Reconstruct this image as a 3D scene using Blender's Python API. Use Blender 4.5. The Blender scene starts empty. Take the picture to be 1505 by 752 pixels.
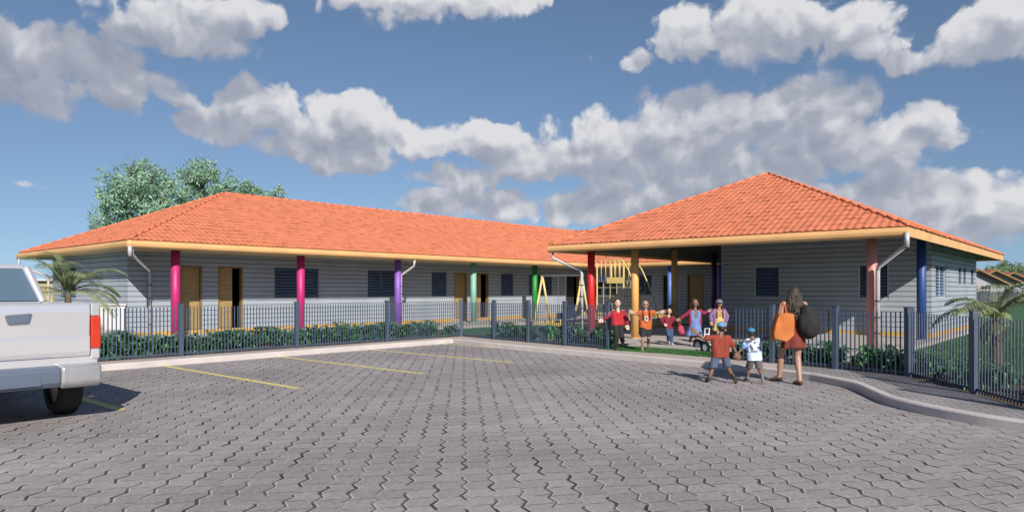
import bpy, bmesh, math, random
import numpy as np
from mathutils import Vector, Matrix, noise
random.seed(7); rng = np.random.default_rng(7)
SC = bpy.context.scene
COL = SC.collection
PI = math.pi
AZ = math.radians(41.07)                      # heading of the camera, from +X
EYE = 1.6
FV = Vector((math.cos(AZ), math.sin(AZ), 0)); RV = Vector((math.sin(AZ), -math.cos(AZ), 0))

# ------------------------------------------------------------------ materials
def new_mat(name):
    m = bpy.data.materials.new(name); m.use_nodes = True
    nt = m.node_tree; nt.nodes.clear()
    out = nt.nodes.new('ShaderNodeOutputMaterial'); b = nt.nodes.new('ShaderNodeBsdfPrincipled')
    nt.links.new(b.outputs[0], out.inputs[0])
    return m, nt, b
def N(nt, typ, **kw):
    n = nt.nodes.new(typ)
    for k, v in kw.items():
        if k.startswith('i_'): n.inputs[int(k[2:])].default_value = v
        else: setattr(n, k, v)
    return n
def mth(nt, op, a, b=None, c=None, clamp=False):
    n = nt.nodes.new('ShaderNodeMath'); n.operation = op; n.use_clamp = clamp
    for i, v in enumerate((a, b, c)):
        if v is None: continue
        if isinstance(v, (int, float)): n.inputs[i].default_value = v
        else: nt.links.new(v, n.inputs[i])
    return n.outputs[0]
def mixc(nt, f, a, b):
    n = nt.nodes.new('ShaderNodeMix'); n.data_type = 'RGBA'
    for i, v in ((0, f), (6, a), (7, b)):
        if isinstance(v, (int, float)): n.inputs[i].default_value = v
        elif isinstance(v, tuple): n.inputs[i].default_value = (*v[:3], 1)
        else: nt.links.new(v, n.inputs[i])
    return n.outputs[2]
ALB = .80
def mat(name, c, rough=.6, metal=0, var=.12, scale=3, bump=.0, bscale=60, spec=.5, coat=0, stretch=(1, 1, 1), c2=None):
    c = tuple(x * ALB for x in c)
    m, nt, b = new_mat(name)
    tc = N(nt, 'ShaderNodeTexCoord'); mp = N(nt, 'ShaderNodeMapping'); mp.inputs[3].default_value = stretch
    nt.links.new(tc.outputs['Object'], mp.inputs[0])
    nz = N(nt, 'ShaderNodeTexNoise'); nz.inputs['Scale'].default_value = scale; nz.inputs['Detail'].default_value = 6
    nt.links.new(mp.outputs[0], nz.inputs[0])
    lo = tuple(x * (1 - var) for x in c) if c2 is None else c2
    hi = tuple(min(1, x * (1 + var)) for x in c)
    f = mth(nt, 'MULTIPLY_ADD', nz.outputs[0], 2.2, -.6, clamp=True)
    nt.links.new(mixc(nt, f, lo, hi), b.inputs['Base Color'])
    b.inputs['Roughness'].default_value = rough; b.inputs['Metallic'].default_value = metal
    b.inputs['Specular IOR Level'].default_value = spec
    if coat: b.inputs['Coat Weight'].default_value = coat; b.inputs['Coat Roughness'].default_value = .05
    if bump:
        n2 = N(nt, 'ShaderNodeTexNoise'); n2.inputs['Scale'].default_value = bscale; n2.inputs['Detail'].default_value = 4
        nt.links.new(mp.outputs[0], n2.inputs[0])
        bp = N(nt, 'ShaderNodeBump'); bp.inputs['Strength'].default_value = bump; bp.inputs['Distance'].default_value = .02
        nt.links.new(n2.outputs[0], bp.inputs['Height']); nt.links.new(bp.outputs[0], b.inputs['Normal'])
    return m

M = {}
M['siding'] = mat('siding_paint', (.365, .415, .475), .55, var=.10, scale=.9, bump=.12, bscale=30)
M['wall_back'] = mat('wall_gap_shade', (.07, .08, .095), .8)  # wall core coloured dark to paint the shadow lines between siding boards
M['plinth'] = mat('plinth_paint', (.58, .36, .10), .6, var=.12)
M['slab'] = mat('concrete_floor', (.50, .455, .44), .75, var=.10, scale=1.5, bump=.15)
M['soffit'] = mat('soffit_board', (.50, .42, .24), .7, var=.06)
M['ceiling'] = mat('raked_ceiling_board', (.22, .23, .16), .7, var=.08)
M['fascia'] = mat('fascia_paint', (.80, .47, .20), .5, var=.10, scale=1.2)
M['gutter_pipe'] = mat('downpipe_paint', (.50, .50, .52), .4, var=.05)
M['bracket'] = mat('bracket_metal', (.08, .08, .09), .5)
M['tile'] = mat('roof_tile', (.70, .218, .108), .72, var=.17, scale=2.6, bump=.2, bscale=90)
M['tile_gap'] = mat('roof_tile_gap_shade', (.20, .04, .02), .9)  # risers of lifted tiles painted dark as the shaded hollow under them
M['door'] = mat('door_wood', (.36, .25, .10), .55, var=.28, scale=3, stretch=(.8, .8, 9), bump=.1)
M['door_frame'] = mat('door_frame_wood', (.25, .17, .07), .5, var=.15)
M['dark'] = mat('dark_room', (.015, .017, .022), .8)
M['glass'] = mat('louvre_glass', (.10, .17, .30), .25, var=.2, spec=.55)
M['alu'] = mat('window_frame_paint', (.12, .15, .21), .4)
M['alu_light'] = mat('window_frame_light', (.5, .52, .55), .4)
M['fence'] = mat('fence_paint', (.062, .09, .14), .42, var=.12, scale=4)
M['kerb'] = mat('kerb_concrete', (.60, .55, .53), .8, var=.10, scale=2, bump=.25)
M['walk'] = mat('walk_concrete', (.50, .43, .39), .85, var=.12, scale=1.2, bump=.3)
M['line'] = mat('line_paint', (.74, .66, .24), .65, var=.18, scale=6, bump=.2)
M['soil'] = mat('bed_soil', (.13, .085, .05), .95, var=.4, scale=5, bump=.6)
M['white'] = mat('white_render', (.72, .72, .72), .6, var=.04)
M['yellow_metal'] = mat('yellow_tube', (.78, .60, .22), .4, var=.06)
M['slide'] = mat('slide_plastic', (.035, .06, .14), .35, var=.15)
M['grey_metal'] = mat('grey_metal', (.3, .31, .33), .4, metal=.6)
M['sand'] = mat('sand', (.52, .40, .24), .95, var=.15, scale=8, bump=.4)
M['bark'] = mat('bark', (.14, .10, .07), .9, var=.3, scale=8, bump=.6, stretch=(1, 1, .3))
for k, c in dict(magenta=(.50, .02, .17), purple=(.25, .10, .50), mint=(.22, .46, .36), green=(.02, .26, .05), red=(.62, .015, .02),
                 orange=(.74, .40, .13), ochre=(.62, .42, .15), violet=(.10, .03, .20), blue=(.10, .20, .52), navy=(.02, .07, .27),
                 salmon=(.66, .26, .22)).items():
    M['pillar_' + k] = mat('pillar_' + k, c, .5, var=.13, scale=2.5, bump=.08, bscale=25)

def leaf_mat(name, c, rough=.45, var=.35, trans=.15, scale=5):
    m, nt, b = new_mat(name)
    g = N(nt, 'ShaderNodeTexCoord'); nz = N(nt, 'ShaderNodeTexNoise'); nz.inputs['Scale'].default_value = scale
    nt.links.new(g.outputs['Object'], nz.inputs[0])
    f = mth(nt, 'MULTIPLY_ADD', nz.outputs[0], 2.6, -.8, clamp=True)
    nt.links.new(mixc(nt, f, tuple(x * (1 - var) for x in c), tuple(x * (1 + var) for x in c)), b.inputs['Base Color'])
    b.inputs['Roughness'].default_value = rough
    tr = N(nt, 'ShaderNodeBsdfTranslucent'); tr.inputs[0].default_value = (c[0] * 1.6, c[1] * 1.6, c[2], 1)
    mx = N(nt, 'ShaderNodeMixShader', i_0=trans)
    nt.links.new(b.outputs[0], mx.inputs[1]); nt.links.new(tr.outputs[0], mx.inputs[2])
    nt.links.new(mx.outputs[0], nt.nodes['Material Output'].inputs[0])
    return m
M['shrub'] = leaf_mat('shrub_leaf', (.045, .15, .065), .22)
M['shrub2'] = leaf_mat('shrub_leaf_pale', (.12, .28, .11), .25)
M['palm'] = leaf_mat('palm_leaf', (.24, .28, .15), .4)
M['palm_dry'] = leaf_mat('palm_dry_leaf', (.25, .21, .08), .6)
M['tree'] = leaf_mat('tree_leaf', (.25, .39, .29), .5, trans=.25, scale=.9)
M['tree_far'] = leaf_mat('tree_leaf_far', (.17, .25, .14), .5, trans=.2, scale=.6)
M['blade'] = leaf_mat('grass_blade', (.035, .125, .03), .5)

def paver_mat(name, base, sc=1.0, rot=45, dark=1.0):
    m, nt, b = new_mat(name)
    tc = N(nt, 'ShaderNodeTexCoord'); mp = N(nt, 'ShaderNodeMapping'); mp.inputs[2].default_value = (0, 0, math.radians(-rot)); mp.inputs[3].default_value = (sc, sc, 1)
    nt.links.new(tc.outputs['Object'], mp.inputs[0])
    # wobble
    nw = N(nt, 'ShaderNodeTexNoise'); nw.inputs['Scale'].default_value = 5.5; nt.links.new(mp.outputs[0], nw.inputs[0])
    wob = mth(nt, 'MULTIPLY_ADD', nw.outputs[0], .026, -.013)
    sx = N(nt, 'ShaderNodeSeparateXYZ'); nt.links.new(mp.outputs[0], sx.inputs[0])
    v = sx.outputs[0]; u = mth(nt, 'ADD', sx.outputs[1], wob)         # v along the zigzag, u across
    W, P = .224, .885
    k = mth(nt, 'FLOOR', mth(nt, 'DIVIDE', u, W))
    kr = mth(nt, 'ROUND', mth(nt, 'DIVIDE', u, W))
    q = mth(nt, 'MULTIPLY_ADD', kr, P / 4 , v)
    ph = mth(nt, 'FRACT', mth(nt, 'DIVIDE', q, P))
    on = mth(nt, 'LESS_THAN', ph, .76)
    tri = mth(nt, 'PINGPONG', mth(nt, 'DIVIDE', q, .1264), 1.0)      # 0..1
    off = mth(nt, 'MULTIPLY_ADD', tri, .05, -.025)
    sdu = mth(nt, 'SUBTRACT', mth(nt, 'SUBTRACT', u, mth(nt, 'MULTIPLY', kr, W)), off); du = mth(nt, 'ABSOLUTE', sdu)
    # groove width varies from stone to stone
    cv = N(nt, 'ShaderNodeCombineXYZ'); nt.links.new(kr, cv.inputs[0]); nt.links.new(mth(nt, 'FLOOR', mth(nt, 'DIVIDE', q, P / 4)), cv.inputs[1])
    wn = N(nt, 'ShaderNodeTexWhiteNoise'); wn.noise_dimensions = '2D'; nt.links.new(cv.outputs[0], wn.inputs[0])
    gw = mth(nt, 'MULTIPLY_ADD', wn.outputs[0], .0070, .0035)
    mr = N(nt, 'ShaderNodeMapRange'); mr.interpolation_type = 'SMOOTHSTEP'
    nt.links.new(du, mr.inputs[0]); nt.links.new(gw, mr.inputs[1]); nt.links.new(mth(nt, 'ADD', gw, .007), mr.inputs[2])
    mr.inputs[3].default_value = 1; mr.inputs[4].default_value = 0
    zig = mth(nt, 'MULTIPLY', mth(nt, 'MULTIPLY', mr.outputs[0], on), mth(nt, 'MULTIPLY_ADD', wn.outputs[0], .35, .65))
    # thin cross joints
    q2 = mth(nt, 'ADD', mth(nt, 'MULTIPLY_ADD', k, P / 4, v), mth(nt, 'MULTIPLY', mth(nt, 'SUBTRACT', u, mth(nt, 'MULTIPLY', k, W)), .22))
    dj = mth(nt, 'ABSOLUTE', mth(nt, 'SUBTRACT', mth(nt, 'FRACT', mth(nt, 'DIVIDE', q2, P / 4)), .5))
    nj = N(nt, 'ShaderNodeTexNoise'); nj.inputs['Scale'].default_value = 7; nt.links.new(mp.outputs[0], nj.inputs[0])
    jm = mth(nt, 'MULTIPLY_ADD', nj.outputs[0], 5, -1.9, clamp=True)
    mr2 = N(nt, 'ShaderNodeMapRange'); nt.links.new(dj, mr2.inputs[0]); mr2.inputs[1].default_value = .016; mr2.inputs[2].default_value = .040; mr2.inputs[3].default_value = 1; mr2.inputs[4].default_value = 0
    joint = mth(nt, 'MULTIPLY', mr2.outputs[0], jm)
    groove = mth(nt, 'MAXIMUM', zig, mth(nt, 'MULTIPLY', joint, .75))
    lit_edge = N(nt, 'ShaderNodeMapRange'); nt.links.new(mth(nt, 'ABSOLUTE', mth(nt, 'ADD', sdu, .012)), lit_edge.inputs[0]); lit_edge.inputs[1].default_value = .006; lit_edge.inputs[2].default_value = .016; lit_edge.inputs[3].default_value = 1; lit_edge.inputs[4].default_value = 0
    rim = mth(nt, 'MULTIPLY', lit_edge.outputs[0], on)  # lighter strip along one groove side: sunlit chamfer painted into the colour
    # stone colours
    cs = N(nt, 'ShaderNodeCombineXYZ'); nt.links.new(k, cs.inputs[0]); nt.links.new(mth(nt, 'FLOOR', mth(nt, 'ADD', mth(nt, 'DIVIDE', q2, P / 4), .5)), cs.inputs[1])
    w2 = N(nt, 'ShaderNodeTexWhiteNoise'); w2.noise_dimensions = '2D'; nt.links.new(cs.outputs[0], w2.inputs[0])
    n1 = N(nt, 'ShaderNodeTexNoise'); n1.inputs['Scale'].default_value = 22; n1.inputs['Detail'].default_value = 8; n1.inputs['Roughness'].default_value = .7; nt.links.new(mp.outputs[0], n1.inputs[0])
    n3 = N(nt, 'ShaderNodeTexNoise'); n3.inputs['Scale'].default_value = .35; n3.inputs['Detail'].default_value = 5; nt.links.new(mp.outputs[0], n3.inputs[0])
    n4 = N(nt, 'ShaderNodeTexNoise'); n4.inputs['Scale'].default_value = 160; n4.inputs['Detail'].default_value = 3; nt.links.new(mp.outputs[0], n4.inputs[0])
    w3 = N(nt, 'ShaderNodeTexWhiteNoise'); w3.noise_dimensions = '2D'; nt.links.new(w2.outputs[1], w3.inputs[0])
    c1 = mixc(nt, w2.outputs[0], tuple(x * .90 for x in base), tuple(x * 1.10 for x in base))
    c1 = mixc(nt, mth(nt, 'MULTIPLY', w3.outputs[0], .25), c1, (base[0] * 1.10, base[1] * .96, base[2] * .90))
    f = mth(nt, 'ADD', mth(nt, 'MULTIPLY_ADD', n1.outputs[0], 1.0, .35), mth(nt, 'MULTIPLY_ADD', n3.outputs[0], .95, -.47))
    f = mth(nt, 'MULTIPLY', f, mth(nt, 'MULTIPLY_ADD', n4.outputs[0], 1.3, .38))
    hv = N(nt, 'ShaderNodeVectorMath', operation='SCALE'); nt.links.new(c1, hv.inputs[0]); nt.links.new(f, hv.inputs['Scale'])
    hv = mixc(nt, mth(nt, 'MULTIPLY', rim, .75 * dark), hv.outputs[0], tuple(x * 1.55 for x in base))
    nt.links.new(mixc(nt, mth(nt, 'MULTIPLY', groove, .96 * dark), hv, (.010, .011, .016)), b.inputs['Base Color'])
    b.inputs['Roughness'].default_value = .82
    h = mth(nt, 'ADD', mth(nt, 'MULTIPLY', mth(nt, 'SUBTRACT', 1.0, groove), 1.0), mth(nt, 'ADD', mth(nt, 'MULTIPLY', w2.outputs[0], .25), mth(nt, 'MULTIPLY', n1.outputs[0], .45)))
    bp = N(nt, 'ShaderNodeBump'); bp.inputs['Strength'].default_value = 1; bp.inputs['Distance'].default_value = .014
    nt.links.new(h, bp.inputs['Height']); nt.links.new(bp.outputs[0], b.inputs['Normal'])
    return m
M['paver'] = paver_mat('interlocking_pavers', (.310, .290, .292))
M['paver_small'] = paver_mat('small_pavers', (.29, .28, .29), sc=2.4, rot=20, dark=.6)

def grass_mat():
    m, nt, b = new_mat('lawn_grass')
    tc = N(nt, 'ShaderNodeTexCoord')
    def nz(s, d=5, rr=.6):
        n = N(nt, 'ShaderNodeTexNoise'); n.inputs['Scale'].default_value = s; n.inputs['Detail'].default_value = d; n.inputs['Roughness'].default_value = rr
        nt.links.new(tc.outputs['Object'], n.inputs[0]); return n.outputs[0]
    a = mixc(nt, mth(nt, 'MULTIPLY_ADD', nz(9, 8, .75), 3, -1, clamp=True), (.02, .075, .03), (.05, .16, .06))
    a = mixc(nt, mth(nt, 'MULTIPLY_ADD', nz(.5), 2, -.7, clamp=True), a, (.03, .085, .03))
    nt.links.new(a, b.inputs['Base Color']); b.inputs['Roughness'].default_value = .9
    bp = N(nt, 'ShaderNodeBump'); bp.inputs['Strength'].default_value = .8; bp.inputs['Distance'].default_value = .05
    nt.links.new(nz(30, 6), bp.inputs['Height']); nt.links.new(bp.outputs[0], b.inputs['Normal'])
    return m
M['grass'] = grass_mat()

# ------------------------------------------------------------------ mesh helpers
class MB:
    def __init__(s): s.v = []; s.f = []; s.m = []
    def add(s, vs, fs, mi=0):
        o = len(s.v); s.v.extend([tuple(v) for v in vs]); s.f.extend([tuple(i + o for i in f) for f in fs]); s.m.extend([mi] * len(fs)); return s
    def box(s, x0, y0, z0, x1, y1, z1, mi=0):
        x0, x1 = sorted((x0, x1)); y0, y1 = sorted((y0, y1)); z0, z1 = sorted((z0, z1))
        return s.add([(x0, y0, z0), (x1, y0, z0), (x1, y1, z0), (x0, y1, z0), (x0, y0, z1), (x1, y0, z1), (x1, y1, z1), (x0, y1, z1)],
                     [(3, 2, 1, 0), (4, 5, 6, 7), (0, 1, 5, 4), (1, 2, 6, 5), (2, 3, 7, 6), (3, 0, 4, 7)], mi)
    def obox(s, o, ax, ay, az, mi=0):           # oriented box: corner o and three edge vectors
        o, ax, ay, az = map(Vector, (o, ax, ay, az))
        vs = [o, o + ax, o + ax + ay, o + ay]; vs = vs + [v + az for v in vs]
        fs = [(3, 2, 1, 0), (4, 5, 6, 7), (0, 1, 5, 4), (1, 2, 6, 5), (2, 3, 7, 6), (3, 0, 4, 7)]
        if ax.cross(ay).dot(az) < 0: fs = [f[::-1] for f in fs]
        return s.add(vs, fs, mi)
    def tube(s, pts, r, n=10, mi=0, cap=True):
        pts = [Vector(p) for p in pts]; rs = r if isinstance(r, (list, tuple)) else [r] * len(pts)
        o = len(s.v); prev = None
        for i, p in enumerate(pts):
            d = (pts[min(i + 1, len(pts) - 1)] - pts[max(i - 1, 0)]).normalized()
            a = (prev - prev.dot(d) * d) if prev is not None else (Vector((0, 0, 1)).cross(d) if abs(d.z) < .95 else Vector((1, 0, 0)).cross(d))
            if a.length < 1e-5: a = Vector((1, 0, 0)).cross(d)
            a.normalize(); prev = a; c = d.cross(a)
            for k in range(n):
                t = 2 * PI * k / n; s.v.append(tuple(p + rs[i] * (math.cos(t) * a + math.sin(t) * c)))
        for i in range(len(pts) - 1):
            for k in range(n):
                k2 = (k + 1) % n
                s.f.append((o + i * n + k, o + i * n + k2, o + (i + 1) * n + k2, o + (i + 1) * n + k)); s.m.append(mi)
        if cap:
            s.f.append(tuple(o + k for k in range(n))[::-1]); s.m.append(mi)
            s.f.append(tuple(o + (len(pts) - 1) * n + k for k in range(n))); s.m.append(mi)
        return s
    def cyl(s, p, q, r, n=16, mi=0): return s.tube([p, q], r, n, mi)
    def ball(s, c, r, nu=14, nv=9, mi=0, rot=None):
        rx, ry, rz = r if isinstance(r, (tuple, list)) else (r, r, r); c = Vector(c)
        vs = [(0, 0, rz)]
        for i in range(1, nv):
            t = PI * i / nv
            for k in range(nu): a = 2 * PI * k / nu; vs.append((rx * math.sin(t) * math.cos(a), ry * math.sin(t) * math.sin(a), rz * math.cos(t)))
        vs.append((0, 0, -rz))
        if rot is not None: vs = [rot @ Vector(v) for v in vs]
        vs = [Vector(v) + c for v in vs]; fs = []
        for k in range(nu): fs.append((0, 1 + k, 1 + (k + 1) % nu))
        for i in range(nv - 2):
            for k in range(nu): a = 1 + i * nu + k; b = 1 + i * nu + (k + 1) % nu; fs.append((a, a + nu, b + nu, b))
        l = len(vs) - 1
        for k in range(nu): fs.append((l, l - nu + (k + 1) % nu, l - nu + k))
        return s.add(vs, fs, mi)
    def capsule(s, p, q, r1, r2, n=12):
        p, q = Vector(p), Vector(q); d = (q - p); L = d.length
        if L < 1e-6: return s.ball(p, r1)
        d /= L; pts = []; rs = []
        for i in range(4): t = PI / 2 * (i + .35) / 4.35; pts.append(p - d * r1 * math.cos(t)); rs.append(r1 * math.sin(t))
        pts.append(p); rs.append(r1); pts.append(q); rs.append(r2)
        for i in range(3, -1, -1): t = PI / 2 * (i + .35) / 4.35; pts.append(q + d * r2 * math.cos(t)); rs.append(r2 * math.sin(t))
        return s.tube(pts, rs, n)
    def prism(s, poly, axis, a, b, mi=0):       # polygon in the plane normal to axis, extruded from a to b
        def P(p, t): return (t, p[0], p[1]) if axis == 'x' else ((p[0], t, p[1]) if axis == 'y' else (p[0], p[1], t))
        n = len(poly); vs = [P(p, a) for p in poly] + [P(p, b) for p in poly]
        return s.add(vs, [tuple(range(n))[::-1], tuple(range(n, 2 * n))] + [(i, (i + 1) % n, n + (i + 1) % n, n + i) for i in range(n)], mi)
    def mesh(s, name, mats, off=(0, 0, 0), smooth=False, fix=True):
        me = bpy.data.meshes.new(name)
        me.from_pydata([(v[0] - off[0], v[1] - off[1], v[2] - off[2]) for v in s.v], [], s.f)
        for m in (mats if isinstance(mats, (list, tuple)) else [mats]): me.materials.append(m)
        if any(s.m): me.polygons.foreach_set('material_index', s.m)
        if fix:
            b = bmesh.new(); b.from_mesh(me); bmesh.ops.recalc_face_normals(b, faces=b.faces); b.to_mesh(me); b.free()
        if smooth: me.polygons.foreach_set('use_smooth', [True] * len(me.polygons))
        me.update(); return me

def base_of(root): return root['_o'] if root is not None and '_o' in root else (0, 0, 0)
ROOTS = []
def thing(name, label, cat, loc=(0, 0, 0), rz=0, group=None):
    o = bpy.data.objects.new(name, None); COL.objects.link(o); o.empty_display_size = .2
    o.location = loc; o.rotation_euler = (0, 0, rz); o['label'] = label; o['category'] = cat
    if group: o['group'] = group
    return o
def part(name, mb, m, parent=None, smooth=False, local=False, label=None, bevel=0, fix=True):
    """mesh object under a thing; vertices are in world axes unless local=True, root things carry no rotation then"""
    root = parent
    while root is not None and root.parent is not None: root = root.parent
    off = (0, 0, 0) if (local or root is None) else tuple(root.location)
    me = mb if isinstance(mb, bpy.types.Mesh) else mb.mesh(name, m, off, smooth, fix)
    o = bpy.data.objects.new(name, me); COL.objects.link(o)
    if parent is not None: o.parent = parent
    if label: o['label'] = label
    if bevel:
        md = o.modifiers.new('bevel', 'BEVEL'); md.width = bevel; md.segments = 3; md.limit_method = 'ANGLE'; md.angle_limit = math.radians(35)
    if smooth and not bevel: pass
    return o
def tag(o, label, cat, group=None):
    o['label'] = label; o['category'] = cat
    if group: o['group'] = group
    return o
def struct(name, mb, m, smooth=False, kind='structure'):
    o = part(name, mb, m, None, smooth); o['kind'] = kind; return o
def dup(root, loc, rz=0, label=None, scale=1):
    r = root.copy(); COL.objects.link(r); r.location = loc; r.rotation_euler = (0, 0, rz); r.scale = (scale,) * 3
    if label: r['label'] = label
    def rec(a, b):
        for ch in list(a.children):
            c = ch.copy(); COL.objects.link(c); c.parent = b; rec(ch, c)
    rec(root, r); return r
def sheet(poly, z):
    mb = MB(); mb.add([(x, y, z) for x, y in poly], [tuple(range(len(poly)))]); return mb
def struct_sheet(name, poly, z, m):
    me = bpy.data.meshes.new(name); b = bmesh.new()
    f = b.faces.new([b.verts.new((x, y, z)) for x, y in poly]); b.normal_update()
    if f.normal.z < 0: f.normal_flip()
    bmesh.ops.triangulate(b, faces=b.faces[:]); b.to_mesh(me); b.free(); me.materials.append(m)
    o = bpy.data.objects.new(name, me); COL.objects.link(o); o['kind'] = 'structure'; return o
def catmull(pts, n=6):
    P = [Vector((*p, 0)) for p in pts]; out = []
    for i in range(len(P) - 1):
        a, b, c, d = P[max(i - 1, 0)], P[i], P[i + 1], P[min(i + 2, len(P) - 1)]
        for k in range(n):
            t = k / n
            q = .5 * ((2 * b) + (c - a) * t + (2 * a - 5 * b + 4 * c - d) * t * t + (3 * b - a - 3 * c + d) * t ** 3); out.append((q.x, q.y))
    out.append((P[-1].x, P[-1].y)); return out
def offset(path, d):       # to the left of travel
    out = []
    for i, p in enumerate(path):
        a = Vector(path[max(i - 1, 0)]); b = Vector(path[min(i + 1, len(path) - 1)]); t = (b - a).normalized()
        out.append((p[0] - t.y * d, p[1] + t.x * d))
    return out

# ------------------------------------------------------------------ ground, kerb, paving
kerbA = [(-60, 15.15), (14.67, 15.15)]
kerbB = catmull([(14.67, 15.15), (14.2, 12.9), (13.93, 10.6), (13.78, 9.3), (13.58, 7.6), (13.42, 6.5), (13.28, 5.8), (13.13, 5.1), (12.83, 4.3), (12.60, 3.9), (12.06, 3.25), (11.3, 2.78), (10.72, 2.42), (10.3, 1.98), (9.98, 1.50), (9.72, .95), (9.5, .2), (9.38, -1), (9.35, -2.5), (9.35, -4)]) + [(9.35, -10), (9.35, -60)]
fencePts = [(15.66, 15.8), (15.36, 14.1), (15.16, 12.6), (14.88, 11.1), (14.67, 9.59), (14.25, 6.45), (14.1, 5.28), (13.80, 3.98), (13.43, 2.70), (11.84, 1.54), (10.55, .72), (9.9, -.7), (9.9, -2.4)]
inner = kerbA[:1] + [(14.67, 15.15)] + kerbB[1:]
struct_sheet('ground', [(-900, -900), (1500, -900), (1500, 1500), (-900, 1500)], -.04, M['grass'])
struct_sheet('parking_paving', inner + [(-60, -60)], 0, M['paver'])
kin = offset(kerbB, .06)
kerb_in_A = [(-60, 15.21), (14.73, 15.21)]
lawn_edge = kerb_in_A + kin[1:]
struct_sheet('lawn', lawn_edge + [(9.5, -900), (1500, -900), (1500, 1500), (-900, 1500), (-900, 15.21)], .10, M['grass'])
kt = .125
def kerb(name, path, left, w=.14):
    mb = MB(); outer = path; inn = offset(path, w * left); n = len(path)
    for i in range(n - 1):
        a, b, c, d = outer[i], outer[i + 1], inn[i + 1], inn[i]
        if (Vector(b) - Vector(a)).length < 1e-6: continue
        ch = .02
        def lerp(p, q, t): return (p[0] + (q[0] - p[0]) * t, p[1] + (q[1] - p[1]) * t)
        a2, b2 = lerp(a, d, ch / w), lerp(b, c, ch / w)
        mb.add([(*a, -.03), (*b, -.03), (*b, kt - ch), (*a, kt - ch), (*b2, kt), (*a2, kt), (*c, kt), (*d, kt), (*c, 0), (*d, 0)],
               [(0, 1, 2, 3), (3, 2, 4, 5), (5, 4, 6, 7), (7, 6, 8, 9)])
    return struct(name, mb, M['kerb'])
stepsA = [(-60 + i * 1.0, 15.15) for i in range(75)] + [(14.67, 15.15)]
kerb('kerb', stepsA, 1); kerb('kerb', kerbB, 1)
fpoly = [(-60, 15.8)] + fencePts
fout = offset(fpoly, .09)
cut = min(range(len(kerbB)), key=lambda i: abs(kerbB[i][1] - 4.9))
wA = [(-60, 15.28)] + [(14.80, 15.28)] + offset(kerbB, .135)[2:cut + 1]
fo_l = [(-60, 15.9), (15.76, 15.9), (15.46, 14.1), (15.26, 12.6), (14.98, 11.1), (14.77, 9.59), (14.35, 6.45), (14.2, 5.28), (14.15, 5.05)]
struct_sheet('concrete_walk', wA + fo_l[::-1], .12, M['walk'])
wB = offset(kerbB, .135)[cut:] + [(10.0, -60), (10.0, -2.4), (10.0, -.7), (10.65, .78), (11.9, 1.62), (13.5, 2.75), (13.9, 3.98), (14.15, 5.05)]
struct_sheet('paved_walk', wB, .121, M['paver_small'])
bedA = [(-60, 15.95), (15.7, 15.95), (15.1, 12.0), (14.8, 9.9), (15.6, 9.9), (15.6, 12.9), (17.2, 16.2), (17.2, 19.15), (-60, 19.15)]
struct_sheet('planting_bed', bedA, .104, M['soil'])
bedB = [(14.4, 6.3), (14.2, 5.1), (13.95, 3.98), (13.55, 2.75), (11.95, 1.6), (10.7, .75), (10.1, -.7), (10.1, -6), (12.5, -6), (12.3, -.9), (14.2, 1.3), (15.1, 2.5), (15.6, 4.3), (15.62, 6.2)]
struct_sheet('planting_bed', bedB, .104, M['soil'])
for i in range(-4, 6):
    x = 3.56 + 2.665 * i
    if x > 15: break
    mb = MB(); y0, y1 = 10.0, (15.14 if x < 14.3 else 14.9)
    mb.add([(x - .065, y0, .004), (x + .065, y0, .004), (x + .065, y1, .004), (x - .065, y1, .004)], [(0, 1, 2, 3)])
    if i < 5: struct('parking_line', mb, M['line'])
# line 4 follows the kerb side
mb = MB(); mb.add([(14.07, 15.05, .004), (13.97, 15.05, .004), (13.45, 10.0, .004), (13.55, 10.0, .004)], [(0, 1, 2, 3)]); 

# ------------------------------------------------------------------ walls with siding
def wall_run(core, board, plinth, p0, p1, nrm, openings, z0, z1, pz0=None, zb=.33, thick=.15):
    p0 = Vector((*p0, 0)); p1 = Vector((*p1, 0)); d = p1 - p0; L = d.length; d /= L; n = Vector((*nrm, 0))
    def pieces(za, zb_):
        """split the strip za..zb_ around openings -> (s0, s1, z0, z1)"""
        zs = sorted({za, zb_} | {z for o in openings for z in (o[2], o[3]) if za < z < zb_}); out = []
        for a, b in zip(zs, zs[1:]):
            s = 0
            for o in sorted(openings):
                if o[2] <= a + 1e-6 and o[3] >= b - 1e-6:
                    if o[0] > s: out.append((s, o[0], a, b))
                    s = max(s, o[1])
            if s < L: out.append((s, L, a, b))
        return out
    for s0, s1, a, b in pieces(z0, z1):
        core.obox(p0 + d * s0 + Vector((0, 0, a)), d * (s1 - s0), -n * thick, Vector((0, 0, b - a)))
    H = .155; z = zb
    while z < z1 - .01:
        t = min(z + H - .019, z1)
        for s0, s1, a, b in pieces(z, t):
            def off(zz): return .024 - .010 * (zz - z) / H
            e = 0.0
            A = p0 + d * (s0 - (.02 if s0 == 0 else 0)); B = p0 + d * (s1 + (.02 if s1 == L else 0))
            vs = [A, B, B + n * off(a), A + n * off(a)]; vs = [v + Vector((0, 0, a)) for v in vs]
            ws = [A, B, B + n * off(b), A + n * off(b)]; ws = [v + Vector((0, 0, b)) for v in ws]
            board.add(vs + ws, [(0, 1, 2, 3), (7, 6, 5, 4), (3, 2, 6, 7), (0, 3, 7, 4), (1, 5, 6, 2), (0, 4, 5, 1)])
        z += H
    if plinth is not None:
        s = 0; pz = pz0 if pz0 is not None else .2
        plinth.obox(p0 - d * .03 + n * .002 + Vector((0, 0, pz)), d * (L + .06), n * .032, Vector((0, 0, zb - pz - .004)))
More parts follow.
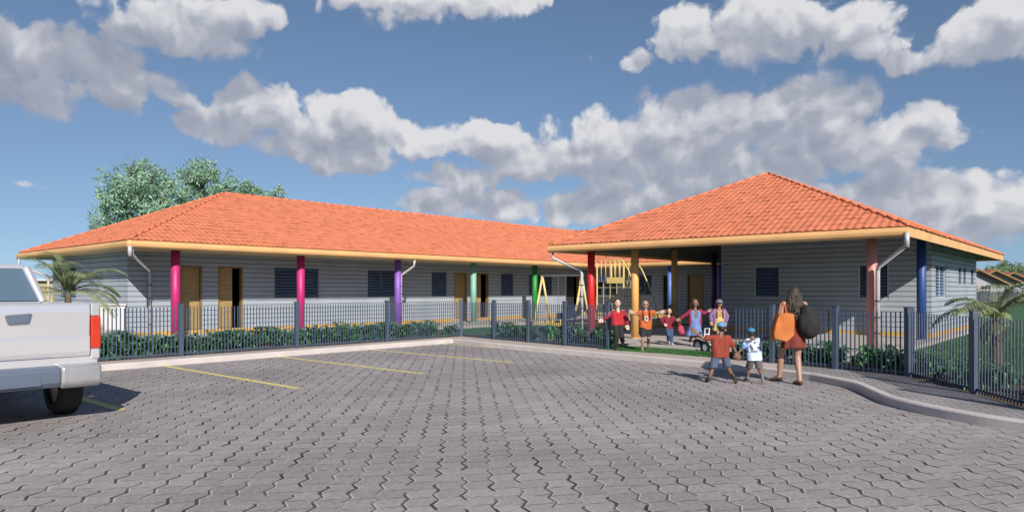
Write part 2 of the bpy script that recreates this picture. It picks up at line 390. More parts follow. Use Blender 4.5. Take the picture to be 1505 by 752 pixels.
def window(bld, p0, p1, nrm, o, light=False, nblades=9, panes=2, tilt=.5):
    p0 = Vector((*p0, 0)); p1 = Vector((*p1, 0)); d = (p1 - p0).normalized(); n = Vector((*nrm, 0)); s0, s1, za, zb = o
    up = Vector((0, 0, 1)); fr = MB(); g = MB(); fw = .045
    c = p0 - n * .03
    for sa, sb, a, b in ((s0, s0 + fw, za, zb), (s1 - fw, s1, za, zb), (s0 + fw, s1 - fw, za, za + fw), (s0 + fw, s1 - fw, zb - fw, zb)):
        fr.obox(c + d * sa + up * a + n * .02, d * (sb - sa), -n * .07, up * (b - a))
    xs = [s0 + fw + (s1 - s0 - 2 * fw) * k / panes for k in range(panes + 1)]
    for x in xs[1:-1]: fr.obox(c + d * (x - .02) + up * (za + fw) + n * .015, d * .04, -n * .06, up * (zb - za - 2 * fw))
    for k in range(panes):
        a, b = xs[k] + .022, xs[k + 1] - .022; h = (zb - za - 2 * fw) / nblades
        for j in range(nblades):
            z = za + fw + j * h + h * .15
            g.obox(c + d * a + up * z + n * .012, d * (b - a), -n * (.006), up * (h * .70) - n * (.06 * tilt + .01))
    w = part('window', g, M['glass'], bld)
    part('frame', fr, M['alu_light' if light else 'alu'], w)
    bk = MB(); bk.obox(c + d * s0 + up * za - n * .125, d * (s1 - s0), -n * .01, up * (zb - za)); part('shade_backing', bk, M['dark'], w)  # near-black sheet added behind the louvres, standing in for the unlit room
    return w
def door(bld, p0, p1, nrm, o, leaf=(0, 1), angle=0, full=True, dark=False):
    p0 = Vector((*p0, 0)); p1 = Vector((*p1, 0)); d = (p1 - p0).normalized(); n = Vector((*nrm, 0)); s0, s1, za, zb = o; up = Vector((0, 0, 1))
    lf = MB(); fr = MB(); fw = .06
    for sa, sb, a, b in ((s0, s0 + fw, za, zb), (s1 - fw, s1, za, zb), (s0 + fw, s1 - fw, zb - fw, zb)):
        fr.obox(p0 + d * sa + up * a + n * .012, d * (sb - sa), -n * .15, up * (b - a))
    a = s0 + fw + (s1 - s0 - 2 * fw) * leaf[0]; b = s0 + fw + (s1 - s0 - 2 * fw) * leaf[1]
    ld = (d * math.cos(angle) - n * math.sin(angle)); ln = (n * math.cos(angle) + d * math.sin(angle))
    o3 = p0 + d * a - n * .06 + up * (za + .008)
    lf.obox(o3, ld * (b - a - .006), -ln * .04, up * (zb - za - fw - .014))
    dd = part('door', lf, M['dark' if dark else 'door'], bld); part('door_frame', fr, M['door_frame'], dd)
    h = MB(); hp = o3 + ld * (b - a - .09) + up * .98 + ln * .0
    h.cyl(hp, hp + ln * .06, .012, 8); h.cyl(hp + ln * .05, hp + ln * .05 - ld * .11, .01, 8); part('handle', h, M['grey_metal'], dd)
    return dd

# ------------------------------------------------------------------ tiled roof planes
def tile_plane(org, sdir, udir, slope, S, T, clips, seed):
    """org: eave corner (x,y,z); S length along the eave, T horizontal run; clips: list of (point2d, normal2d) – keeps the side normal points to"""
    r = np.random.default_rng(seed); w = .175; ns = 6; cs = .32 * math.cos(math.atan(slope))
    nc = int(math.ceil(S / w)) + 1; nk = int(math.ceil((T + .02) / cs))
    s = np.arange(nc * ns + 1) * (w / ns); prof = .016 * (.5 + .5 * np.cos(2 * PI * s / w)) ** .8
    col = np.minimum((np.arange(nc * ns + 1) // ns), nc - 1)
    lift = r.random((nk, nc)) * .005 + (r.random((nk, nc)) < .20) * .010
    V = []; 
    for k in range(nk):
        for e in (0, 1):
            t = (k + e) * cs - (.03 if e == 0 else 0) - (.012 if k == 0 else 0)
            hh = prof + ((.008 + lift[k][col]) if e == 0 else .004)
            z = org[2] + slope * t + hh
            V.append(np.stack([org[0] + sdir[0] * s + udir[0] * t, org[1] + sdir[1] * s + udir[1] * t, z], 1))
    V = np.concatenate(V); n = len(s); F = []; MI = []
    for row in range(2 * nk - 1):
        a = row * n
        for i in range(n - 1):
            F.append((a + i, a + i + 1, a + n + i + 1, a + n + i))
            if row % 2 == 1:
                k = (row + 1) // 2; MI.append(1 if (lift[k][min(i // ns, nc - 1)] > .0098) else 0)
            else: MI.append(0)
    me = bpy.data.meshes.new('t'); me.from_pydata(V.tolist(), [], F); me.polygons.foreach_set('material_index', MI)
    b = bmesh.new(); b.from_mesh(me)
    for p, nn in clips:
        bmesh.ops.bisect_plane(b, geom=b.verts[:] + b.edges[:] + b.faces[:], plane_co=(*p, 0), plane_no=(*nn, 0), clear_inner=True)
    b.normal_update()
    if b.faces and sum(f.normal.z for f in b.faces) < 0: bmesh.ops.reverse_faces(b, faces=b.faces[:])
    return b
def merge_roof(bms, name, parent):
    big = bmesh.new(); tmp = bpy.data.meshes.new('x')
    for b in bms: b.to_mesh(tmp); big.from_mesh(tmp); b.free()
    off = Vector(parent.location); bmesh.ops.translate(big, verts=big.verts[:], vec=-off)
    me = bpy.data.meshes.new(name); big.to_mesh(me); big.free()
    me.materials.append(M['tile']); me.materials.append(M['tile_gap'])
    o = bpy.data.objects.new(name, me); COL.objects.link(o); o.parent = parent; return o
def fascia_run(mb, gut, p0, p1, nrm, zb=2.76, zt=2.985, gutter=True):
    p0 = Vector((*p0, 0)); p1 = Vector((*p1, 0)); d = p1 - p0; n = Vector((*nrm, 0)); up = Vector((0, 0, 1))
    mb.obox(p0 + up * zb, d, -n * .03, up * (zt - zb))
    if gutter:      # half-round gutter along the foot of the board
        prof = [(0.002, zt - .02), (.03, zt - .03), (.075, zt - .045), (.105, zt - .08), (.115, zt - .13), (.10, zt - .19), (.065, zb + .005), (.03, zb - .012), (.002, zb - .012)]
        k = len(prof); e = d.normalized() * .0
        vs = [p0 - e + n * a + up * z for a, z in prof] + [p1 + e + n * a + up * z for a, z in prof]
        gut.add(vs, [tuple(range(k)), tuple(range(k, 2 * k))[::-1]] + [(i, i + 1, k + i + 1, k + i) for i in range(k - 1)])
def ridge_cap(mb, a, b, r=.034):
    a, b = Vector(a), Vector(b); L = (b - a).length; n = max(1, int(L / .4)); d = (b - a) / n
    for i in range(n): mb.tube([a + d * i, a + d * (i + 1.06)], [r * 1.1, r * .92], 8)

ZE, ZR = 2.985, 5.27
# ================================================================== long L-shaped wing
wing = thing('school_building', 'long L-shaped grey clapboard school wing with orange tiled roof and coloured veranda pillars', 'building', (8.15, 22.4, .2))
YA, XA0, XA1 = 22.4, 8.15, 32.2
T0, T1 = .33, 2.39        # door heights
W0, W1 = 1.33, 2.40
def sx(x): return x - XA0
opA = []; itemsA = []
def xA(px):               # plan position on wall A of something seen under a bearing
    t = (px - 752.5) / 1020.7; return YA * (math.cos(AZ) + t * math.sin(AZ)) / (math.sin(AZ) - t * math.cos(AZ))
for a, b, kind in ((264, 297, 'd1'), (320, 357, 'd2'), (403, 468, 'w2'), (540, 580, 'w2'), (634, 656, 'w1'), (667, 686, 'd3'), (699.5, 718, 'd4'), (736, 754, 'w1'), (777, 811, 'w2'), (831, 851, 'd5')):
    xa, xb = sx(xA(a)), sx(xA(b))
    o = (xa, xb, W0, W1) if kind[0] == 'w' else (xa, xb, T0, T1)
    opA.append(o); itemsA.append((o, kind))
core = MB(); board = MB(); pl = MB()
pA0, pA1 = (XA0, YA), (XA1, YA)
wall_run(core, board, pl, pA0, pA1, (0, -1), opA, .2, 2.76)
opE = [(29.4 - 28.6, 29.4 - 26.95, W0, W1)]
pE0, pE1 = (XA0, 29.4), (XA0, YA)
wall_run(core, board, pl, pE0, pE1, (-1, 0), opE, .2, 2.76)
# wall of the rear wing facing the courtyard
XB = 32.2
def yB(px): t = (px - 752.5) / 1020.7; return XB * (math.sin(AZ) - t * math.cos(AZ)) / (math.cos(AZ) + t * math.sin(AZ))
opB = []; itemsB = []
pB0, pB1 = (XB, YA), (XB, 12.9)
for a, b, kind in ((868, 884, 'w2'), (890, 908, 'w2'), (939, 958, 'w2'), (974, 984, 'd5'), (1010, 1035, 'd1')):
    o = (YA - yB(a), YA - yB(b)) + ((W0, W1) if kind[0] == 'w' else (T0, T1)); opB.append(o); itemsB.append((o, kind))
wall_run(core, board, pl, pB0, pB1, (-1, 0), opB, .2, 2.76)
wall_run(core, board, pl, (XB, 12.9), (39.8, 12.9), (0, -1), [], .2, 2.76)
wall_run(core, board, pl, (39.8, 12.9), (39.8, 29.4), (1, 0), [(3, 5, W0, W1), (9, 11, W0, W1)], .2, 2.76)
wall_run(core, board, pl, (39.8, 29.4), (XA0, 29.4), (0, 1), [(6, 8, W0, W1), (14, 16, W0, W1), (24, 26, W0, W1)], .2, 2.76)
wl = part('wall', core, M['wall_back'], wing); part('siding', board, M['siding'], wl); part('plinth', pl, M['plinth'], wing)
for o, k in itemsA:
    if k[0] == 'w': window(wing, pA0, pA1, (0, -1), o, panes=int(k[1]))
    elif k == 'd1': door(wing, pA0, pA1, (0, -1), o)
    elif k == 'd2': door(wing, pA0, pA1, (0, -1), o, leaf=(0, .62))
    elif k == 'd3': door(wing, pA0, pA1, (0, -1), o)
    elif k == 'd4': door(wing, pA0, pA1, (0, -1), o, leaf=(0, .45))
    else: door(wing, pA0, pA1, (0, -1), o, leaf=(0, .7), dark=True)
for o in opE: window(wing, pE0, pE1, (-1, 0), o, panes=2, nblades=7, tilt=2.2)
for o, k in itemsB:
    if k[0] == 'w': window(wing, pB0, pB1, (-1, 0), o, panes=2)
    else: door(wing, pB0, pB1, (-1, 0), o, dark=(k == 'd5'))
for z in (3, 9): window(wing, (39.8, 12.9), (39.8, 29.4), (1, 0), (z, z + 2, W0, W1))
for z in (6, 14, 24): window(wing, (39.8, 29.4), (XA0, 29.4), (0, 1), (z, z + 2, W0, W1))
sl = MB(); sl.box(6.9, 19.2, .04, 40.6, 30.2, .2); sl.box(29.3, 12.85, .04, 40.6, 19.2, .198); part('veranda_slab', sl, M['slab'], wing, bevel=.01)
# soffit + ceiling
XE0, YE0, YE1, XBE, XBK = 7.45, 20.3, 30.8, 30.1, 40.6
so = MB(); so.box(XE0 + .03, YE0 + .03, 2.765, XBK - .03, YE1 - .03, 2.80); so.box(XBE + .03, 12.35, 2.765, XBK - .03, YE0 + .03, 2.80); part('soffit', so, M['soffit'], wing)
slA = (ZR - ZE) / 5.25; ym = 25.55; xm = 35.35
n45 = .70710678
bms = [tile_plane((XE0, YE0, ZE), (1, 0), (0, 1), slA, XBK - XE0, 5.25, [((XE0, YE0), (n45, -n45)), ((XBE, YE0), (-n45, n45)), ((0, ym), (0, -1))], 1),
       tile_plane((XE0, YE1, ZE), (0, -1), (1, 0), slA, 10.5, 5.25, [((XE0, YE0), (-n45, n45)), ((XE0, YE1), (-n45, -n45))], 2),
       tile_plane((XBE, YE0 + 5.25, ZE), (0, -1), (1, 0), slA, YE0 + 5.25 - 12.3, 5.25, [((XBE, YE0), (n45, -n45)), ((xm, 0), (-1, 0)), ((0, 12.3), (0, 1))], 3),
       tile_plane((XBK, 12.3, ZE), (0, 1), (-1, 0), slA, YE1 - 12.3, 5.25, [((XBK, YE1), (n45, -n45)), ((xm, 0), (1, 0))], 4),
       tile_plane((XBK, YE1, ZE), (-1, 0), (0, -1), slA, XBK - XE0, 5.25, [((XBK, YE1), (-n45, n45)), ((XE0, YE1), (n45, n45)), ((0, ym), (0, 1))], 5)]
rf = merge_roof(bms, 'roof', wing)
rc = MB(); zt = ZR + .02
ridge_cap(rc, (XE0 + 5.25, ym, zt), (xm, ym, zt)); ridge_cap(rc, (xm, ym, zt), (xm, 12.3, zt)); ridge_cap(rc, (XE0, YE0, ZE + .03), (XE0 + 5.25, ym, zt)); ridge_cap(rc, (XE0, YE1, ZE + .03), (XE0 + 5.25, ym, zt)); ridge_cap(rc, (XBK, YE1, ZE + .03), (xm, ym, zt))
part('ridge_cap', rc, M['tile'], rf, smooth=True)
gb = MB(); gb.prism([(XBE + .03, 2.80), (XBK - .03, 2.80), (xm, ZR - .08)], 'y', 12.5, 12.6); part('gable', gb, M['siding'], wing)
fa = MB(); gu = MB()
fascia_run(fa, gu, (XE0, YE0), (XBE, YE0), (0, -1)); fascia_run(fa, gu, (XE0, YE1), (XE0, YE0), (-1, 0)); fascia_run(fa, gu, (XBE, YE0), (XBE, 13.2), (-1, 0))
fascia_run(fa, gu, (XBK, YE1), (XE0, YE1), (0, 1)); fascia_run(fa, gu, (XBK, 12.3), (XBK, YE1), (1, 0)); part('fascia', fa, M['fascia'], wing); 
# mitre the gutter corner
gu.ball((XE0 - .02, YE0 - .02, 2.87), (.09, .09, .105)); part('gutter', gu, M['fascia'], wing, smooth=False)
def pillar(bld, x, y, col, r=.125, z1=2.76, z0=.2):
    mb = MB(); mb.cyl((x, y, z0 + .03), (x, y, z1), r, 24); mb.cyl((x, y, z0), (x, y, z0 + .03), r + .012, 24); p = part('pillar', mb, M['pillar_' + col], bld, smooth=False)
    me = p.data
    for f in me.polygons: f.use_smooth = abs(f.normal.z) < .5
    p['label'] = '%s round veranda pillar' % {'magenta': 'magenta', 'mint': 'mint green', 'navy': 'navy blue', 'ochre': 'ochre yellow'}.get(col, col)
for x, c in ((8.95, 'magenta'), (13.13, 'magenta'), (17.37, 'purple'), (21.56, 'mint'), (25.75, 'green')): pillar(wing, x, 21.0, c, .13)
pillar(wing, 30.4, 16.35, 'blue', .11); pillar(wing, 30.4, 13.75, 'navy', .11)
def pipe(bld, pts, r=.045, br=()):
    mb = MB(); mb.tube(pts, r, 12); p = part('downpipe', mb, M['gutter_pipe'], bld, smooth=True)
    for (x, y, z) in br:
        b = MB(); b.cyl((x, y, z - .018), (x, y, z + .018), r + .012, 12); b.box(x - .02, y, z - .014, x + .02, y + .11, z + .014); part('bracket', b, M['bracket'], p)
pipe(wing, [(7.5, 20.34, 2.78), (7.5, 20.34, 2.58), (8.70, 22.27, 2.22), (8.73, 22.30, 2.12), (8.73, 22.30, .2)], .045, [(8.73, 22.3, z) for z in (1.75, 1.35, .95, .55)])
pipe(wing, [(17.62, 20.30, 2.76), (17.62, 20.34, 2.52), (17.54, 20.98, 2.20), (17.53, 21.0, 2.1), (17.53, 21.0, .2)], .045, [(17.53, 21.0, z) for z in (1.75, 1.45, 1.1, .8, .5)])
pipe(wing, [(7.38, 30.6, 2.78), (7.38, 30.6, 2.5), (8.0, 29.55, 2.1), (8.02, 29.5, 2.0), (8.02, 29.5, .2)], .045, [])
st = MB(); st.cyl((7.42, 20.26, 2.80), (7.42, 20.26, 2.52), .055, 12); part('rainwater_head', st, M['gutter_pipe'], wing, smooth=True)

# ================================================================== pavilion
pav = thing('pavilion_building', 'square grey clapboard pavilion with high orange hip roof and deep open veranda', 'building', (23.65, 4.16, .2))
PX0, PX1, PY0, PY1 = 16.9, 33.5, 3.39, 13.2
slP = (ZR - ZE) / ((PY1 - PY0) / 2); hw = (PY1 - PY0) / 2; pym = (PY0 + PY1) / 2
core = MB(); board = MB(); pl = MB()
XW = 23.65; q0, q1 = (XW, 10.65), (XW, 4.16)
opF = [(10.65 - 9.49, 10.65 - 8.6, W0, 2.42), (10.65 - 6.15, 10.65 - 5.28, W0, 2.42)]
wall_run(core, board, pl, q0, q1, (-1, 0), opF, .2, 5.2)
def clip_roof(mb, drop, mm=M['siding']):
    me = mb.mesh('c', mm, (0, 0, 0)); b = bmesh.new(); b.from_mesh(me)
    for y0, sg in ((PY0, 1), (PY1, -1)):
        nn = Vector((0, -sg * slP, 1)).normalized()
        bmesh.ops.bisect_plane(b, geom=b.verts[:] + b.edges[:] + b.faces[:], plane_co=(0, y0, ZE - drop), plane_no=nn, clear_outer=True)
    bmesh.ops.translate(b, verts=b.verts[:], vec=-Vector(pav.location)); b.to_mesh(me); b.free(); return me
q2 = (32.3, 4.16)
opS = [(.61, 2.35, 1.35, 2.40), (4.65, 5.2, 1.81, 2.40), (5.65, 6.2, 1.81, 2.40), (7.35, 8.0, 1.81, 2.40)]
wall_run(core, board, None, q1, q2, (0, -1), opS, .1, 3.1)
wall_run(core, board, pl, q2, (32.3, 10.65), (1, 0), [], .1, 5.2)
wall_run(core, board, pl, (32.3, 10.65), q0, (0, 1), [(3, 5, T0, T1)], .2, 4.1)
p_ = Vector((XW - .03, 4.16 - .034, .06)); pl.obox(p_, (8.68, 0, 0), (0, .032, 0), (0, 0, .27))
wl = part('wall', clip_roof(core, .17, M['wall_back']), None, pav); part('siding', clip_roof(board, .17), None, wl); part('plinth', pl, M['plinth'], pav)
for o in opF: window(pav, q0, q1, (-1, 0), o, light=True, panes=1, nblades=10)
window(pav, q1, q2, (0, -1), opS[0], light=True, panes=2, nblades=10)
for o in opS[1:]: window(pav, q1, q2, (0, -1), o, panes=1, nblades=4)
door(pav, (32.3, 10.65), q0, (0, 1), (3, 5, T0, T1))
sl = MB(); sl.box(15.7, 3.80, .04, 29.28, 12.8, .2); sl.box(29.28, 4.0, .04, 33.0, 12.8, .2); part('veranda_slab', sl, M['slab'], pav, bevel=.01)
bms = [tile_plane((PX0, PY1, ZE), (0, -1), (1, 0), slP, PY1 - PY0, hw, [((PX0, PY0), (-n45, n45)), ((PX0, PY1), (-n45, -n45))], 11),
       tile_plane((PX0, PY0, ZE), (1, 0), (0, 1), slP, PX1 - PX0, hw, [((PX0, PY0), (n45, -n45)), ((PX1, PY0), (-n45, -n45)), ((0, pym), (0, -1))], 12),
       tile_plane((PX1, PY0, ZE), (0, 1), (-1, 0), slP, PY1 - PY0, hw, [((PX1, PY0), (n45, n45)), ((PX1, PY1), (n45, -n45))], 13),
       tile_plane((PX1, PY1, ZE), (-1, 0), (0, -1), slP, PX1 - PX0, hw, [((PX1, PY1), (-n45, n45)), ((PX0, PY1), (n45, n45)), ((0, pym), (0, 1))], 14)]
rf = merge_roof(bms, 'roof', pav)
rc = MB(); a = (PX0 + hw, pym, zt); b = (PX1 - hw, pym, zt); ridge_cap(rc, a, b)
for c, e in (((PX0, PY0), a), ((PX0, PY1), a), ((PX1, PY0), b), ((PX1, PY1), b)): ridge_cap(rc, (*c, ZE + .03), e)
part('ridge_cap', rc, M['tile'], rf, smooth=True)
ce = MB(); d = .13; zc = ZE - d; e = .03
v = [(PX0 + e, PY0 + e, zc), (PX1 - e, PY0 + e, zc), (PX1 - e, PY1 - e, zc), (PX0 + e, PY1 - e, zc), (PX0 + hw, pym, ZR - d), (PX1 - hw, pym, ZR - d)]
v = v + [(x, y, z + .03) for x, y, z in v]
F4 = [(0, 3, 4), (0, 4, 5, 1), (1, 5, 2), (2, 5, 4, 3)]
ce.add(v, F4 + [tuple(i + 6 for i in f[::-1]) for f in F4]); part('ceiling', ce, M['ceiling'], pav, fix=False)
fa = MB(); gu = MB()
fascia_run(fa, gu, (PX0, PY1), (PX0, PY0), (-1, 0)); fascia_run(fa, gu, (PX0, PY0), (PX1, PY0), (0, -1), gutter=False); fascia_run(fa, gu, (PX1, PY0), (PX1, PY1), (1, 0), gutter=False); fascia_run(fa, gu, (PX1, PY1), (PX0, PY1), (0, 1), gutter=False)
part('fascia', fa, M['fascia'], pav); part('gutter', gu, M['fascia'], pav)
for x, y, c, r, z1 in ((17.55, 12.09, 'red', .112, 3.0), (17.55, 10.56, 'orange', .112, 3.1), (23.6, 12.5, 'ochre', .115, 3.1), (27.0, 12.5, 'violet', .115, 3.1), (17.55, 4.27, 'salmon', .112, 3.0), (22.5, 4.19, 'navy', .12, 3.15)): pillar(pav, x, y, c, r, z1)
pipe(pav, [(16.95, 13.1, 2.78), (16.95, 13.1, 2.58), (17.4, 12.38, 2.2), (17.4, 12.33, 2.1), (17.4, 12.33, .2)], .045, [(17.4, 12.33, z) for z in (1.75, 1.4, 1.05, .7)])
pipe(pav, [(16.82, 3.42, 2.72), (16.82, 3.42, 2.56), (17.33, 4.08, 2.12), (17.35, 4.10, 2.0), (17.35, 4.10, .2)], .048, [(17.35, 4.10, z) for z in (1.35, .98, .62)])
st = MB(); st.cyl((16.80, 3.40, 2.84), (16.80, 3.40, 2.52), .05, 12); part('rainwater_head', st, M['gutter_pipe'], pav, smooth=True)

# low white block by the end wall and the yellow shed beyond
wb = MB(); wb.box(6.0, 22.45, .21, 8.09, 27.2, 1.14); wb.box(5.96, 22.41, 1.14, 8.1, 27.25, 1.19); tag(part('service_block', wb, M['white']), 'low white rendered service block against the end wall of the long wing', 'low wall')
shd = thing('shed', 'small yellow framed olive shed behind the left end of the long wing', 'shed', (3.0, 39.5, .1))
D0 = Vector((11.0, 41.0, .1))
def LD(px, D): L = (px - 752.5) / 1020.7 * D; return Vector((D * FV.x + L * RV.x, D * FV.y + L * RV.y, 0))
c0 = LD(58, 34.0); shd.location = (c0.x, c0.y, .1)
mb = MB(); mb.box(c0.x - 1.3, c0.y, .1, c0.x + .9, c0.y + 1.6, 2.05); part('wall', mb, M['soffit'], shd)
mb = MB(); mb.box(c0.x - 1.5, c0.y - .2, 2.05, c0.x + 1.1, c0.y + 1.8, 2.14); part('roof', mb, M['white'], shd)
mb = MB(); mb.box(c0.x - .55, c0.y - .16, .1, c0.x - .40, c0.y - .02, 2.05); mb.box(c0.x + .72, c0.y - .16, .1, c0.x + .86, c0.y - .02, 2.05); mb.obox((c0.x - .38, c0.y - .13, 1.75), (1.1, 0, -.85), (0, .09, 0), (0, 0, -.14)); part('frame', mb, M['yellow_metal'], shd)

# ================================================================== fence
def fence_run(label, pts, seed, extra=None):
    f = thing('fence', label, 'fence', (*pts[0], .12)); mb = None
    for i, p in enumerate(pts):
        if i == 0 and seed == 3: continue
        a = Vector(pts[max(i - 1, 0)]); b = Vector(pts[min(i + 1, len(pts) - 1)]); t = (b - a).normalized(); nn = Vector((-t.y, t.x)); h = .048
        mb = MB(); o = Vector(p) - t * h - nn * h; mb.obox((*o, .08), (*(t * 2 * h), 0), (*(nn * 2 * h), 0), (0, 0, 1.21)); 
        pp = part('post', mb, M['fence'], f, bevel=.008)
        c = MB(); o = Vector(p) - t * (h + .006) - nn * (h + .006); c.obox((*o, 1.29), (*(t * 2 * (h + .006)), 0), (*(nn * 2 * (h + .006)), 0), (0, 0, .015)); part('post_cap', c, M['fence'], pp)
    for p, q in zip(pts, pts[1:]):
        a, b = Vector(p), Vector(q); d = b - a; L = d.length; d /= L; nn = Vector((-d.y, d.x)); n = max(2, round((L - .1) / .081)); mb = MB()
        for k in range(1, n):
            s = .05 + (L - .1) * k / n; c = a + d * (s - .011) - nn * .006
            mb.obox((*c, .13), (*(d * .022), 0), (*(nn * .012), 0), (0, 0, 1.09 + random.uniform(-.004, .004)))
        for z in (.17,):
            c = a + d * .05 + nn * .0065; mb.obox((*c, z), (*(d * (L - .1)), 0), (*(nn * .02), 0), (0, 0, .035))
        part('bar_panel', mb, M['fence'], f)
    return f
fence_run('long grey-blue steel bar fence, left of the gap, turning at the car park corner', [(-1.85, 15.8), (1.05, 15.8), (3.95, 15.8), (6.85, 15.8), (9.76, 15.8), (12.67, 15.8), (15.66, 15.8), (15.36, 14.1), (15.16, 12.6), (14.88, 11.1), (14.67, 9.59)], 2)
fence_run('grey-blue steel bar fence right of the gap curving along the paved walk to the palm', [(14.22, 6.22), (14.1, 5.28), (13.80, 3.98), (13.43, 2.70), (11.84, 1.54), (10.55, .72), (9.9, -.7), (9.9, -2.4)], 3)
gt = MB(); gt.obox((13.53, 2.62, .08), (.1, .03, 0), (-.03, .1, 0), (0, 0, 1.21)); tag(part('gate_post', gt, M['fence']), 'second steel post standing tight beside the fence corner post near the palm', 'post')

# ================================================================== vegetation
def leaf_strip(mb, p, d0, up, L, W, droop, seg=5, mi=0, fold=.25):
    d = Vector(d0).normalized(); p = Vector(p); side = d.cross(Vector((0, 0, 1)))
    if side.length < 1e-3: side = Vector((1, 0, 0))
    side.normalize(); prof = [0.12, .75, 1.0, .8, .45, .03] if seg == 5 else [math.sin(PI * min(.98, (i + .3) / (seg + .4))) for i in range(seg + 1)]
    o = len(mb.v); st = L / seg
    for i in range(seg + 1):
        w = W * prof[i] / 2; nrm = side.cross(d)
        mb.v.append(tuple(p - side * w + nrm * w * fold)); mb.v.append(tuple(p)); mb.v.append(tuple(p + side * w + nrm * w * fold))
        p = p + d * st; d = (d + Vector((0, 0, -droop))).normalized()
    for i in range(seg):
        a = o + i * 3
        for k in (0, 1): mb.f.append((a + k, a + k + 1, a + k + 4, a + k + 3)); mb.m.append(mi)
def shrub_mesh(seed, H=.5, n=70, L=.26):
    r = random.Random(seed); mb = MB()
    for s in range(9):
        az = r.uniform(0, 2 * PI); rad = r.uniform(.02, .22); h = H * r.uniform(.55, 1); top = Vector((math.cos(az) * rad, math.sin(az) * rad, h))
        mid = Vector((math.cos(az) * rad * .3, math.sin(az) * rad * .3, h * .5)); mb.tube([(0, 0, 0), mid, top], [.010, .008, .005], 5)
        for k in range(n // 9):
            t = r.uniform(.35, 1); q = mid.lerp(top, (t - .5) * 2) if t > .5 else Vector((0, 0, 0)).lerp(mid, t * 2)
            a = r.uniform(0, 2 * PI); e = r.uniform(.0, .9)
            leaf_strip(mb, q, (math.cos(a) * math.cos(e), math.sin(a) * math.cos(e), math.sin(e)), None, L * r.uniform(.7, 1.25), L * .42 * r.uniform(.7, 1.1), r.uniform(.22, .5), mi=1 if r.random() < .45 else 0)
    return mb.mesh('foliage', [M['shrub'], M['shrub2']], fix=False)
shr = [shrub_mesh(s, H=h, n=n, L=l) for s, h, n, l in ((1, .42, 95, .22), (2, .36, 90, .20), (3, .50, 90, .24), (4, .34, 80, .24))]
arch = []
for s in range(2):
    r = random.Random(40 + s); mb = MB()
    for k in range(26):
        a = r.uniform(0, 2 * PI); leaf_strip(mb, (0, 0, .05), (math.cos(a) * .8, math.sin(a) * .8, 1.15 + r.uniform(-.4, .3)), None, r.uniform(.75, 1.05), .12, .20, seg=8, mi=0 if r.random() < .7 else 1)
    arch.append(mb.mesh('foliage', [M['shrub'], M['shrub2']], fix=False))
def put_shrub(me, x, y, sc, group, label, name='shrub', cat='shrub', z=.1):
    o = bpy.data.objects.new(name, me); COL.objects.link(o); o.location = (x, y, z); o.rotation_euler = (0, 0, random.uniform(0, 6.28)); o.scale = (sc, sc, sc * random.uniform(.9, 1.1)); tag(o, label, cat, group)
for i in range(62):
    x = 3.2 + 12.6 * (i / 62) + random.uniform(-.1, .1); 
    for row in range(2):
        if random.random() < .18: continue
        put_shrub(random.choice(shr), x + random.uniform(-.15, .15), 16.5 + row * 1.0 + random.uniform(-.28, .28), random.uniform(.85, 1.15), 'shrubs behind the left fence', 'low dark green leafy shrub in the bed behind the left fence')
for i in range(13):
    put_shrub(random.choice(arch), 4.6 + .92 * i + random.uniform(-.3, .3), 17.6 + random.uniform(-.3, .6), random.uniform(.8, 1.05), 'arching plants behind the left fence', 'taller plant with long arching leaves in the bed behind the left fence', 'arching_plant', 'plant')
for i in range(34):
    t = i / 34; fx = 15.7 - 1.0 * t; fy = 15.3 - 5.4 * t
    put_shrub(random.choice(shr), fx + .45 + random.uniform(0, .75), fy + random.uniform(-.2, .2), random.uniform(.8, 1.1), 'shrubs behind the corner fence', 'low dark green leafy shrub in the bed between the kerb corner and the red pillar')
bp = catmull([(14.7, 6.1), (14.55, 5.2), (14.25, 3.95), (14.0, 2.9), (13.1, 2.0), (12.0, 1.2), (11.2, .3), (10.8, -1.5)], 8)
for i in range(64):
    p = bp[int(len(bp) * (i % 50) / 50)]
    put_shrub(random.choice(shr), p[0] + random.uniform(.0, .8), p[1] + random.uniform(-.25, .35), random.uniform(.75, 1.05), 'shrubs behind the right fence', 'low dark green leafy shrub in the bed behind the curved right fence')
for x, y in ((15.0, 3.6), (14.6, 2.6), (15.2, 2.0), (14.9, 4.9), (13.9, 1.9)):
    put_shrub(random.choice(arch), x, y, random.uniform(.42, .55), 'arching plants behind the right fence', 'taller plant with long arching leaves in the bed behind the curved right fence', 'arching_plant', 'plant')

